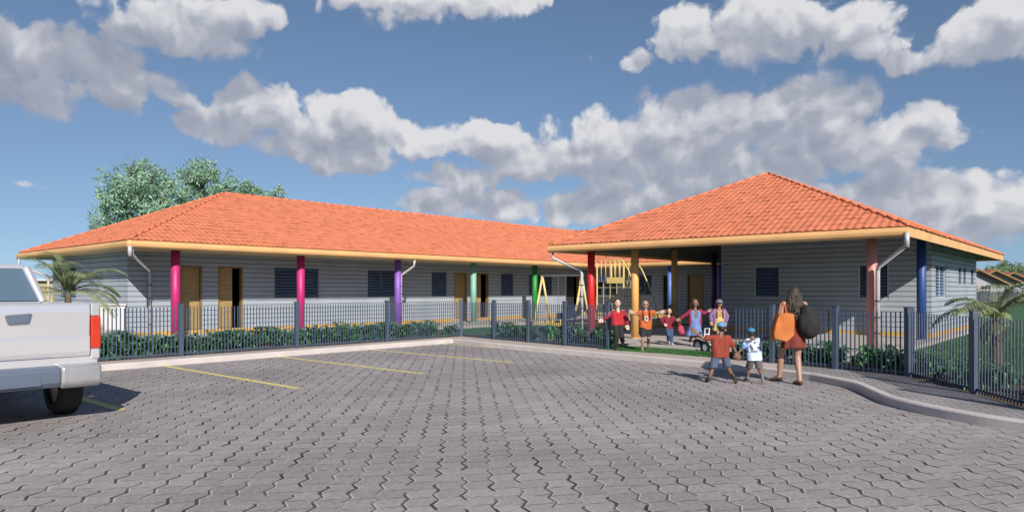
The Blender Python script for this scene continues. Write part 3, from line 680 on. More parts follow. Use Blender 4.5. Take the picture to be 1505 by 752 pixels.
def palm(label, x, y, trunk_h, nf, L, seed, lean=None, z=.1, dry=3, elev=(.5, 1.35)):
    r = random.Random(seed); root = thing('palm_tree', label, 'palm', (x, y, z))
    mb = MB(); pts = [(0, 0, trunk_h * t / 6) for t in range(7)]; rs = [.10 - .035 * t / 6 + (.008 if t % 2 else 0) for t in range(7)]
    mb.tube(pts, rs, 12); part('trunk', mb, M['bark'], root, smooth=True, local=True)
    for k in range(nf + dry):
        isdry = k >= nf; mb = MB(); a = 2.4 * k + r.uniform(-.3, .3); e = r.uniform(*elev) if not isdry else r.uniform(-.6, .0)
        LL = L * r.uniform(.85, 1.1) * (.55 if isdry else 1); d = Vector((math.cos(a) * math.cos(e), math.sin(a) * math.cos(e), math.sin(e)))
        p = Vector((0, 0, trunk_h)); seg = 22; pts = [p.copy()]; dr = .085 if not isdry else .12; ds = []
        for i in range(seg):
            p = p + d * LL / seg; pts.append(p.copy()); ds.append(d.copy()); d = (d + Vector((0, 0, -dr * (.6 + 1.0 * i / seg)))).normalized()
        mb.tube(pts, [.012 * (1 - .8 * i / seg) for i in range(seg + 1)], 5)
        for i in range(3, seg * 2):
            t = i / (seg * 2); q = pts[min(seg, i // 2)].lerp(pts[min(seg, i // 2 + 1)], .5 * (i % 2)); dd = ds[min(seg - 1, i // 2)]; side = dd.cross(Vector((0, 0, 1))).normalized()
            for sg in (-1, 1):
                ll = LL * .34 * math.sin(PI * min(1, t * .82 + .16)) * r.uniform(.85, 1.1)
                leaf_strip(mb, q, side * sg * .85 + dd * .65 + Vector((0, 0, .25 + r.uniform(-.1, .1))), None, ll, .024, .26, seg=5)
        part('frond', mb, M['palm_dry' if isdry else 'palm'], root, local=True, fix=False)
    return root
pr = LD(1464, 11.5)
palm('feathery young palm behind the fence at the right edge of the picture', pr.x, pr.y, 1.02, 11, 1.05, 5, dry=4, elev=(.45, 1.35))
pL = LD(100, 17.2)
palm('feathery palm half hidden by the pickup, before the left end of the long wing', pL.x, pL.y, 1.40, 14, 1.55, 9, dry=0, elev=(.25, 1.3))

def tree(label, base, trunk_h, blobs, nleaf, leafL, seed, m='tree', tr=.22, name='tree'):
    r = random.Random(seed); g = np.random.default_rng(seed); root = thing(name, label, 'tree', base)
    mb = MB(); top = Vector((0, 0, trunk_h)); mb.tube([(0, 0, 0), (.05, 0, trunk_h * .5), top], [tr, tr * .8, tr * .6], 10)
    for c, rad in blobs:
        c = Vector(c); mid = top.lerp(c, .5) + Vector((r.uniform(-.3, .3), r.uniform(-.3, .3), .2)); mb.tube([top, mid, c], [tr * .5, tr * .3, tr * .1], 7)
        for j in range(7):
            e = c + Vector((r.uniform(-1, 1), r.uniform(-1, 1), r.uniform(-.6, 1))) * rad * .8; mb.tube([mid.lerp(c, .5), (c + e) / 2, e], [tr * .14, tr * .08, .012], 5)
    part('trunk', mb, M['bark'], root, smooth=True, local=True)
    # clumps of leaf-sized faces on an uneven shell and inside it
    vol = [b[1] ** 2 for b in blobs]; tot = sum(vol); V = []; F = []
    for (c, rad), vv in zip(blobs, vol):
        n = int(nleaf * vv / tot); nclump = max(12, int(26 * rad)); cl = []
        for j in range(nclump):
            dv = Vector(g.normal(size=3)).normalized(); rr = rad * (r.uniform(.35, 1.12) ** .6) * (1 + .22 * noise.noise(dv * 2.3 + Vector(c)))
            cl.append((Vector(c) + Vector((dv.x * rr, dv.y * rr, dv.z * rr * .82)), rad * r.uniform(.12, .26)))
        for j in range(n):
            cc, cr = cl[j % nclump]; dv = Vector(g.normal(size=3)) * cr * .62; p = cc + dv
            a = Vector(g.normal(size=3)); a.z -= .6; a.normalize(); nn = dv.normalized() * .8 + Vector((0, 0, .7)) + Vector(g.normal(size=3)) * .5
            s = a.cross(nn); s = s.normalized() if s.length > 1e-4 else Vector((1, 0, 0)); l = leafL * r.uniform(.6, 1.3); w = l * .34
            o = len(V); V += [tuple(p), tuple(p + a * l * .5 + s * w * .5), tuple(p + a * l), tuple(p + a * l * .5 - s * w * .5)]; F.append((o, o + 1, o + 2, o + 3))
    me = bpy.data.meshes.new('crown'); me.from_pydata(V, [], F); me.materials.append(M[m]); part('crown', me, None, root)
    return root
tb = LD(222, 44)
def rel(px, y, D, base): q = LD(px, D); return (q.x - base.x, q.y - base.y, EYE - (y - 426) / 1020.7 * D)
tree('tall feathery green tree behind the left hip of the long roof', (tb.x, tb.y, .05), 4.0,
     [(rel(205, 278, 44, tb), 2.0), (rel(175, 290, 44.5, tb), 1.3), (rel(240, 288, 43.5, tb), 1.7), (rel(215, 258, 44, tb), 1.1), (rel(170, 325, 45, tb), 1.4), (rel(235, 320, 45, tb), 2.0), (rel(148, 335, 44, tb), .7)], 13000, .27, 3)
tb = LD(300, 47)
tree('tall green tree with a round upper tuft behind the ridge of the long roof', (tb.x, tb.y, .05), 4.5,
     [(rel(292, 252, 47, tb), 1.25), (rel(298, 270, 47, tb), 1.1), (rel(340, 280, 47, tb), 1.3), (rel(312, 300, 48, tb), 1.8), (rel(372, 284, 47.5, tb), .85), (rel(402, 288, 47, tb), .75), (rel(362, 305, 48, tb), 1.6)], 9500, .27, 4)
for i, (px, yy, D, s) in enumerate(((1464, 403, 165, 2.6), (1486, 400, 172, 3.3), (1505, 408, 168, 2.8), (1530, 405, 172, 3.6))):
    tb = LD(px, D)
    tree(['small bushy tree left of the far houses row, behind the second house', 'tallest far tree rising over the far house roofs', 'far tree at the right edge above the last far roof', 'far tree beyond the right edge of the far houses'][i], (tb.x, tb.y, .05), 2.5,
         [(rel(px, yy, D, tb), s), (rel(px - 12, yy + 9, D, tb), s * .7), (rel(px + 12, yy + 9, D, tb), s * .75)], 5000, .7, 20 + i, 'tree_far')

# grass blades where the lawn is close
def blades(name, polys, n, h=.05, w=.006, seed=1):
    g = np.random.default_rng(seed); V = []; F = []
    for (x0, y0, x1, y1), frac in polys:
        k = int(n * frac); xs = g.uniform(x0, x1, k); ys = g.uniform(y0, y1, k); a = g.uniform(0, 2 * PI, k); hh = h * g.uniform(.5, 1.4, k); l = g.normal(0, .02, (k, 2))
        dx = np.cos(a) * w; dy = np.sin(a) * w; b = len(V)
        for i in range(k):
            V += [(xs[i] - dx[i], ys[i] - dy[i], .1), (xs[i] + dx[i], ys[i] + dy[i], .1), (xs[i] + l[i, 0], ys[i] + l[i, 1], .1 + hh[i])]; F.append((b + 3 * i, b + 3 * i + 1, b + 3 * i + 2))
    me = bpy.data.meshes.new(name); me.from_pydata(V, [], F); me.materials.append(M['blade']); o = bpy.data.objects.new(name, me); COL.objects.link(o); o['kind'] = 'stuff'; tag(o, 'short mown green grass blades covering the lawns round the school', 'grass'); return o
blades('grass', [((14.5, 6.5, 15.68, 9.8), .2), ((15.75, 1.2, 32, 3.75), .38), ((15.8, -3.5, 34, 1.2), .27), ((16.5, 12.9, 29.2, 19.1), .15)], 150000)

# ================================================================== playground
sw = thing('swing_set', 'pale yellow swing frame standing in the courtyard beside the slide', 'swing', (23.2, 17.5, .1)); mb = MB()
for y in (18.5, 16.45):
    f = MB(); f.tube([(22.62, y, .1), (23.2, y, 2.2)], .045, 10); f.tube([(23.78, y, .1), (23.2, y, 2.2)], .045, 10); part('frame_leg', f, M['yellow_metal'], sw, smooth=True)
f = MB(); f.cyl((23.2, 18.6, 2.2), (23.2, 16.35, 2.2), .035, 10); part('crossbar', f, M['grey_metal'], sw)
f = MB()
for y in (17.65, 17.25): f.cyl((23.2, y, 2.2), (23.2, y, .62), .008, 6)
c = part('chain', f, M['grey_metal'], sw); f = MB(); f.box(23.08, 17.2, .58, 23.32, 17.7, .61); part('seat', f, M['slide'], sw)

pt = thing('climbing_tower', 'yellow railed climbing tower with a dark blue slide in the courtyard', 'climbing frame', (22.1, 14.3, .1))
zp = 2.0; x0, x1, y0, y1 = 21.6, 22.7, 13.75, 15.05
f = MB()
for x in (x0, x1):
    for y in (y0, y1): f.cyl((x, y, .1), (x, y, 2.75), .035, 10)
part('post', f, M['yellow_metal'], pt)
f = MB(); f.box(x0, y0, zp - .06, x1, y1, zp); part('platform', f, M['grey_metal'], pt)
f = MB(); f.box(x0 - .03, y0 - .04, zp - .12, x0 - .005, 14.55, zp + .12); part('side_panel', f, M['yellow_metal'], pt)
f = MB()
for x in (x0, x1):
    f = MB(); f.tube([(x, y0, 2.75), (x, y0 + .1, 2.84), (x, y1 - .1, 2.84), (x, y1, 2.75)], .024, 8)
    for k in range(1, 6): y = y0 + (y1 - y0) * k / 6; f.cyl((x, y, zp), (x, y, 2.83), .018, 6)
    part('railing', f, M['yellow_metal'], pt, smooth=True)
f = MB()
for x in (x0, x1): f.tube([(x, y0 - .0, 2.7), (x, y0 - .2, 2.45), (x, y0 - .75, 1.35), (x, y0 - 1.05, .1)], .026, 8)
part('handrail', f, M['yellow_metal'], pt, smooth=True)
f = MB()
for k in range(7): t = k / 7; f.cyl((x0 + .02, y0 - 1.0 + .95 * t, .3 + 1.6 * t), (x1 - .02, y0 - 1.0 + .95 * t, .3 + 1.6 * t), .02, 8)
part('ladder_rung', f, M['yellow_metal'], pt)
f = MB()
for x in np.linspace(x0, x1, 5)[1:-1]: f.cyl((x, y0, .1), (x, y0, zp), .018, 6)
for y in np.linspace(y0, y1, 5)[1:-1]: f.cyl((x0, y, .1), (x0, y, zp - .1), .018, 6)
for z in (.55, .95, 1.35, 1.7): f.cyl((x0, y0, z), (x0, y1, z), .016, 6); f.cyl((x0, y0, z), (x1, y0, z), .016, 6)
part('climbing_grid', f, M['soffit'], pt)
sp = [(15.05, 1.98), (15.2, 1.95), (15.5, 1.62), (15.85, 1.12), (16.2, .74), (16.6, .48), (17.0, .36), (17.35, .32)]
sp = [(catmull(sp, 4)[i]) for i in range(len(catmull(sp, 4)))]
f = MB(); xa, xb = 21.85, 22.45; n = len(sp); vs = []
for y, z in sp:
    vs += [(xa - .03, y, z + .26), (xa, y, z + .26), (xa, y, z + .03), (xb, y, z + .03), (xb, y, z + .26), (xb + .03, y, z + .26), (xb + .03, y, z - .02), (xa - .03, y, z - .02)]
fs = [(i * 8 + k, i * 8 + (k + 1) % 8, (i + 1) * 8 + (k + 1) % 8, (i + 1) * 8 + k) for i in range(n - 1) for k in range(8)] + [tuple(range(8)), tuple((n - 1) * 8 + k for k in range(8))[::-1]]
f.add(vs, fs); part('slide', f, M['slide'], pt)
f = MB(); f.cyl((xa, 17.15, .1), (xa, 17.15, .36), .03, 8); f.cyl((xb, 17.15, .1), (xb, 17.15, .36), .03, 8); part('slide_foot', f, M['soffit'], pt)
pt.location.x += 2.7; pt.location.y += 1.4
sd = thing('sandpit', 'pale sandpit with a yellow edging board under the slide and swings', 'sandpit', (22.5, 16.5, .1))
f = MB()
f.box(20.6, 13.3, .1, 20.68, 19.0, .24); f.box(24.4, 13.3, .1, 24.48, 19.0, .24); f.box(20.68, 13.3, .1, 24.4, 13.38, .24); f.box(20.68, 18.92, .1, 24.4, 19.0, .24); part('edging', f, M['yellow_metal'], sd)
f = MB(); f.box(20.68, 13.38, .07, 24.4, 18.92, .135); part('sand', f, M['sand'], sd)

sd.location.x += 2.4
# ================================================================== far houses and fence
M['house_wall'] = mat('house_render', (.34, .34, .40), .7, var=.06); M['far_fence'] = mat('far_fence_panel', (.05, .07, .09), .7, var=.2); M['house_roof'] = mat('house_roof_tile', (.42, .13, .07), .8, var=.2, scale=3, bump=.3, bscale=12)
hl = ['nearest far house, left in the row, with a small barred window in its gable side', 'second far house in the row, its gable higher than its neighbours', 'third far house in the row, counted from the pavilion', 'last far house at the right edge of the row']
def far_house(i, px, D, w=7.0, dp=9.0, ze=2.5, zr=4.4):
    ha = math.radians(-44); q = LD(px, D) - Vector((math.cos(ha), math.sin(ha), 0)) * w / 2; r = thing('house', hl[i], 'house', (q.x, q.y, .1), ha, 'far houses'); 
    mb = MB(); mb.prism([(0, 0), (w, 0), (w, ze), (w / 2, zr - .15), (0, ze)], 'y', 0, dp); part('wall', mb, M['house_wall'], r, local=True)
    mb = MB()
    for sg in (0, 1):
        e = -.7 if sg == 0 else w + .7; ez = ze - .35
        mb.add([(e, -.8, ez), (w / 2, -.8, zr), (w / 2, dp + .6, zr), (e, dp + .6, ez), (e, -.8, ez - .14), (w / 2, -.8, zr - .14), (w / 2, dp + .6, zr - .14), (e, dp + .6, ez - .14)], [(0, 1, 2, 3), (7, 6, 5, 4), (0, 4, 5, 1), (3, 2, 6, 7), (0, 3, 7, 4)])
    rr = part('roof', mb, M['house_roof'], r, local=True)
    mb = MB()
    for sg in (0, 1):
        e = -.7 if sg == 0 else w + .7; ez = ze - .35; mb.obox((e, -.86, ez - .20), (w / 2 - e, 0, zr - ez), (0, .05, 0), (0, 0, .17))
    part('bargeboard', mb, M['door_frame'], rr, local=True)
    for a, b, z0, z1 in ((1.3, 2.6, 1.0, 2.0), (w - 2.4, w - 1.2, 1.0, 2.0)):
        mb = MB(); mb.box(a, -.03, z0, b, .02, z1); wn = part('window', mb, M['dark'], r, local=True); mb = MB()
        for t in (0, 1 / 3, 2 / 3, 1): mb.box(a + (b - a) * t - .03, -.07, z0, a + (b - a) * t + .03, -.032, z1)
        for t in (0, .5, 1): mb.box(a, -.068, z0 + (z1 - z0) * t - .03, b, -.034, z0 + (z1 - z0) * t + .03)
        part('frame', mb, M['alu_light'], wn, local=True)
    mb = MB(); mb.box(-.03, 2, 1.0, .02, 3.3, 2.0); part('window', mb, M['dark'], r, local=True)
    mb = MB(); mb.box(w / 2 - .4, -.04, 0, w / 2 + .5, .02, 2.05); part('door', mb, M['door_frame'], r, local=True)
far_house(0, 1431, 78, w=6.4, zr=3.9, ze=2.5); far_house(1, 1457, 92, w=8.4, zr=4.2, ze=2.5); far_house(2, 1484, 106, w=8.6, zr=4.25, ze=2.5); far_house(3, 1512, 120, w=8, zr=4.3, ze=2.6)
ff = thing('boundary_fence', 'dark solid boundary fence across the far lawn in front of the far houses', 'fence', (*LD(1430, 70).xy, .1)); mb = MB(); pm = MB()
a = LD(1300, 70); b = LD(1720, 70); n = 30
for i in range(n):
    p = a.lerp(b, i / n); q = a.lerp(b, (i + 1) / n); d = (q - p); nn = Vector((-d.y, d.x, 0)).normalized()
    for k in range(6): mb.obox(p + d * (k / 6 + .005) + Vector((0, 0, .1)), d * (1 / 6 - .012), nn * .03, (0, 0, 1.32))
    pm.obox(p - d.normalized() * .06 - nn * .06 + Vector((0, 0, .1)), d.normalized() * .12, nn * .12, (0, 0, 1.4))
part('panel', mb, M['far_fence'], ff); o = part('posts', pm, M['far_fence'], ff); o.name = 'post'

# ================================================================== pickup
PW = mat('truck_paint', (.95, .95, .98), .08, metal=.6, var=.02, coat=1); M['truck'] = PW
M['bumper_mid'] = mat('bumper_step', (.16, .20, .27), .35, metal=.3); M['bumper_end'] = mat('bumper_metal', (.50, .50, .52), .28, metal=.5, bump=.08, bscale=25)
M['tyre'] = mat('tyre_rubber', (.012, .012, .013), .8); M['rim'] = mat('rim_metal', (.45, .45, .47), .3, metal=.9); M['lamp'] = mat('tail_lens', (.60, .04, .015), .18, coat=.6, var=.05)
M['cab_glass'] = mat('cab_glass', (.10, .16, .22), .06, spec=.9, var=.02); M['black_trim'] = mat('black_trim', (.02, .02, .022), .5)
tk = thing('pickup_truck', 'silver-white pickup truck seen from behind, parked in the left bay', 'pickup', (2.20, 9.48, 0))
def P(name, mb, m, par=tk, **k): return part(name, mb, M[m], par, local=True, **k)
hwid = .92
mb = MB()
side = [(0, .72), (0, 1.40), (.03, 1.44), (1.95, 1.44), (1.95, .60), (1.28, .60)] 
# side panels with wheel arches
def side_poly(y0, y1, ztop, wy, z0=.60):
    pts = [(y0, z0 if y0 > .1 else .72), (y0, ztop), (y1, ztop), (y1, z0)]
    arc = [(wy + .47 * math.cos(t), .40 + .45 * math.sin(t)) for t in np.linspace(math.asin((z0 - .40) / .45), PI - math.asin((z0 - .40) / .45), 14)]
    return pts + arc
for sg in (-1, 1):
    mb.prism(side_poly(.02, 1.98, 1.43, .85), 'x', sg * hwid, sg * (hwid - .09))
bed = P('bed', mb, 'truck', bevel=.03)
mb = MB(); mb.box(-hwid + .09, .05, .62, hwid - .09, 1.98, .66); mb.box(-hwid + .09, 1.90, .66, hwid - .09, 1.98, 1.42); P('bed_floor', mb, 'black_trim', bed)
mb = MB()   # tailgate with a crowned top and a stepped lower panel
tw = hwid - .11
prof = [(.06, .80), (-.02, .80), (-.035, .86), (-.035, 1.02), (-.012, 1.06), (-.02, 1.20), (-.03, 1.34), (-.015, 1.42), (.02, 1.45), (.08, 1.44)]
mb.prism(prof, 'x', -tw, tw); tg = P('tailgate', mb, 'truck', bevel=.012)
mb = MB(); mb.prism([(.00, .78), (-.02, .78), (-.02, .87), (.0, .87)], 'x', -tw, tw)
mb = MB(); mb.prism([(-.06, 1.315), (.20, 1.33), (.17, 1.22), (-.03, 1.21)], 'y', -.055, -.02); P('handle', mb, 'bumper_mid', tg, bevel=.01)
mb = MB(); mb.box(-hwid + .02, .0, .70, hwid - .02, .06, .80); P('rear_panel', mb, 'truck', bed, bevel=.01)
for sg in (-1, 1):
    mb = MB(); mb.box(sg * (hwid - .10), -.025, 1.285, sg * hwid, .10, 1.44); mb.box(sg * (hwid - .10), -.02, .76, sg * hwid, .1, .885); P('corner_panel', mb, 'truck', bed, bevel=.015)
    mb = MB(); mb.prism([(-.03, .89), (-.03, 1.26), (-.01, 1.28), (.17, 1.27), (.12, .89)], 'x', sg * (hwid - .10), sg * (hwid + .008)); P('tail_light', mb, 'lamp', bevel=.015)
bm_ = MB(); bm_.prism([(-.12, .46), (-.16, .52), (-.16, .66), (-.12, .70), (.02, .70), (.02, .46)], 'x', -.46, .46); bu = P('rear_bumper', bm_, 'bumper_mid', bevel=.015)
for sg in (-1, 1):
    mb = MB(); mb.prism([(-.13, .44), (-.185, .50), (-.185, .68), (-.14, .72), (.16, .72), (.16, .46)], 'x', sg * .462, sg * (hwid - .03)); P('bumper_end', mb, 'bumper_end', bu, bevel=.03)
mb = MB(); mb.box(-.26, -.168, .50, .26, -.162, .62); P('number_plate', mb, 'bumper_mid', bu)
# cab
mb = MB(); cabp = [(2.02, .60), (2.02, 1.44), (3.62, 1.42), (3.62, .60)]
for sg in (-1, 1): mb.prism([(2.02, .55), (2.02, 1.44), (3.66, 1.38), (3.66, .55)], 'x', sg * hwid, sg * (hwid - .08))
mb.box(-hwid + .08, 2.02, .55, hwid - .08, 3.66, .70); mb.box(-hwid + .08, 2.02, .70, hwid - .08, 2.08, 1.44); cab = P('cab', mb, 'truck', bevel=.03)
gh = [(2.05, 1.44, .86), (2.22, 1.93, .72), (3.05, 1.95, .70), (3.75, 1.40, .84)]
mb = MB(); 
r0 = [(-.72, 2.22, 1.90), (.72, 2.22, 1.90), (.70, 3.08, 1.93), (-.70, 3.08, 1.93)]
r1 = [(-.66, 2.26, 1.965), (.66, 2.26, 1.965), (.64, 3.02, 1.985), (-.64, 3.02, 1.985)]
mb.add(r0 + r1, [(3, 2, 1, 0), (4, 5, 6, 7), (0, 1, 5, 4), (1, 2, 6, 5), (2, 3, 7, 6), (3, 0, 4, 7)])
def pil(a, b, w=.045): mb.tube([a, b], w, 8)
for sg in (-1, 1):
    pil((sg * .87, 2.06, 1.43), (sg * .71, 2.24, 1.92), .055); pil((sg * .87, 3.78, 1.38), (sg * .69, 3.06, 1.94), .04); pil((sg * .885, 2.95, 1.40), (sg * .71, 2.75, 1.94), .035)
P('roof', mb, 'truck', cab, bevel=.015)
mb = MB(); mb.add([(-.84, 2.05, 1.45), (.84, 2.05, 1.45), (.70, 2.23, 1.90), (-.70, 2.23, 1.90)], [(0, 1, 2, 3)]); P('rear_window', mb, 'cab_glass', cab)
mb = MB(); mb.add([(-.84, 3.76, 1.40), (.84, 3.76, 1.40), (.68, 3.08, 1.92), (-.68, 3.08, 1.92)], [(0, 1, 2, 3)]); P('windscreen', mb, 'cab_glass', cab)
for sg in (-1, 1):
    mb = MB(); mb.add([(sg * .88, 2.08, 1.43), (sg * .88, 3.74, 1.39), (sg * .70, 3.06, 1.92), (sg * .71, 2.25, 1.91)], [(0, 1, 2, 3)]); P('side_window', mb, 'cab_glass', cab)
    mb = MB(); mb.box(sg * (hwid - .0), 2.65, 1.22, sg * (hwid + .03), 2.80, 1.25); P('handle', mb, 'truck', cab, bevel=.008)
    mb = MB(); mb.ball((sg * 1.02, 3.45, 1.45), (.10, .06, .09)); mb.cyl((sg * .9, 3.47, 1.42), (sg * 1.0, 3.46, 1.43), .02, 8); P('wing_mirror', mb, 'black_trim', smooth=True)
mb = MB(); mb.prism(side_poly(3.68, 5.32, 1.22, 4.45, .58), 'x', -hwid, hwid); mb.add([(-hwid, 3.68, 1.22), (hwid, 3.68, 1.22), (hwid, 5.32, 1.05), (-hwid, 5.32, 1.05), (-.84, 3.74, 1.39), (.84, 3.74, 1.39), (.80, 5.15, 1.20), (-.80, 5.15, 1.20)], [(4, 5, 6, 7), (0, 1, 5, 4), (1, 2, 6, 5), (2, 3, 7, 6), (3, 0, 4, 7), (3, 2, 1, 0)]); hood = P('hood', mb, 'truck', bevel=.02)
mb = MB(); mb.box(-.5, 5.325, .78, .5, 5.35, 1.0); P('grille', mb, 'black_trim')
for sg in (-1, 1): mb = MB(); mb.box(sg * .56, 5.325, .80, sg * .88, 5.36, 1.0); P('headlight', mb, 'alu_light', bevel=.01)
mb = MB(); mb.box(-.94, 5.33, .42, .94, 5.46, .66); P('front_bumper', mb, 'bumper_end', bevel=.03)
mb = MB(); mb.box(-.4, .2, .42, .4, 5.1, .60); P('chassis', mb, 'black_trim')
for y in (.85, 4.45):
    for sg in (-1, 1):
        mb = MB(); R = .385; pr_ = [(0, R - .13), (0, R - .03), (.03, R), (.23, R), (.26, R - .03), (.26, R - .13)]; n = 36; vs = []; xo = sg * (hwid - .02)
        for k in range(n):
            t = 2 * PI * k / n
            for a, r in pr_: vs.append((xo - sg * a, y + r * math.cos(t), .385 + r * math.sin(t)))
        fs = [(k * 6 + j, k * 6 + (j + 1) % 6, ((k + 1) % n) * 6 + (j + 1) % 6, ((k + 1) % n) * 6 + j) for k in range(n) for j in range(6)]
        mb.add(vs, fs); w = P('wheel', mb, 'tyre', smooth=False)
        mb = MB(); mb.cyl((xo - sg * .05, y, .385), (xo - sg * .22, y, .385), .256, 32); mb.cyl((xo - sg * .02, y, .385), (xo - sg * .06, y, .385), .06, 16)
        for k in range(6): t = PI * k / 3; mb.cyl((xo - sg * .03, y, .385), (xo - sg * .03, y + .24 * math.cos(t), .385 + .24 * math.sin(t)), .025, 8)
        P('rim', mb, 'rim', w)

# ================================================================== people
def remesh(mb, vox, smooth=2, fold=0, fscale=9):
    me = mb.mesh('rm', [], fix=True); o = bpy.data.objects.new('rm', me); COL.objects.link(o)
    md = o.modifiers.new('r', 'REMESH'); md.mode = 'VOXEL'; md.voxel_size = vox; md.use_smooth_shade = True
    if smooth: s = o.modifiers.new('s', 'SMOOTH'); s.factor = .5; s.iterations = smooth
    dg = bpy.context.evaluated_depsgraph_get(); r = bpy.data.meshes.new_from_object(o.evaluated_get(dg)); bpy.data.objects.remove(o); bpy.data.meshes.remove(me)
    if fold:
        n = len(r.vertices); co = np.empty(n * 3); r.vertices.foreach_get('co', co); co = co.reshape(-1, 3); nm = np.empty(n * 3); r.vertices.foreach_get('normal', nm); nm = nm.reshape(-1, 3)
        d = np.array([noise.noise(Vector((c[0] * fscale, c[1] * fscale, c[2] * fscale * .45))) for c in co]); co += nm * (d * fold)[:, None]; r.vertices.foreach_set('co', co.ravel())
    r.polygons.foreach_set('use_smooth', [True] * len(r.polygons)); r.update(); return r
def pmesh(name, me, m, par):
    me.materials.clear(); me.materials.append(m); me.name = name; o = bpy.data.objects.new(name, me); COL.objects.link(o); o.parent = par; return o
def skinm(n, c): return mat(n, c, .5, var=.06, scale=12)
SK = dict(brown=skinm('skin_brown', (.21, .12, .08)), tan=skinm('skin_tan', (.40, .24, .17)), fair=skinm('skin_fair', (.62, .42, .33)), dark=skinm('skin_dark', (.20, .12, .085)))
HAIR = dict(black=mat('hair_black', (.025, .018, .014), .45, var=.3, scale=30, bump=.5, bscale=80), brown=mat('hair_brown', (.10, .055, .03), .45, var=.4, scale=30, bump=.5, bscale=80), dusty=mat('hair_dusty', (.04, .028, .018), .5, var=.5, scale=40, bump=.6, bscale=80))
EYE_M = mat('eye_dark', (.02, .015, .012), .2); LIP = mat('lips', (.40, .12, .10), .5); TEETH = mat('teeth', (.75, .72, .68), .4)
def cl(n, c, **k):
    c = tuple(x * .72 for x in c)
    return mat(n, c, k.pop('rough', .85), var=.14, scale=7, bump=.25, bscale=120, **k)

def hand(mb, w, d, n, s, curl=.35, side=1):
    """w wrist, d direction, n palm normal, s hand length"""
    d = Vector(d).normalized(); n = Vector(n); n = (n - n.dot(d) * d).normalized(); a = d.cross(n)
    w = Vector(w); k = s * .50
    for i, (o, L, r) in enumerate(((-.20, .38, .050), (-.07, .46, .055), (.07, .43, .052), (.19, .33, .045))):
        b = w + d * k + a * o * s; mb.capsule(w + a * o * s * .6, b, s * .085, s * .075, 8)
        p1 = b + (d * math.cos(curl) + n * math.sin(curl)) * L * s * .5 + a * o * s * .12; p2 = p1 + (d * math.cos(curl * 2.4) + n * math.sin(curl * 2.4)) * L * s * .5
        mb.capsule(b, p1, r * s * 1.1, r * s, 7); mb.capsule(p1, p2, r * s, r * s * .85, 7)
    t0 = w + d * s * .12 - a * side * .12 * s; t1 = t0 + (d * .6 - a * side * .8 + n * .25).normalized() * s * .28; t2 = t1 + (d * .9 - a * side * .3 + n * .35).normalized() * s * .22
    mb.capsule(t0, t1, s * .075, s * .062, 7); mb.capsule(t1, t2, s * .06, s * .048, 7)

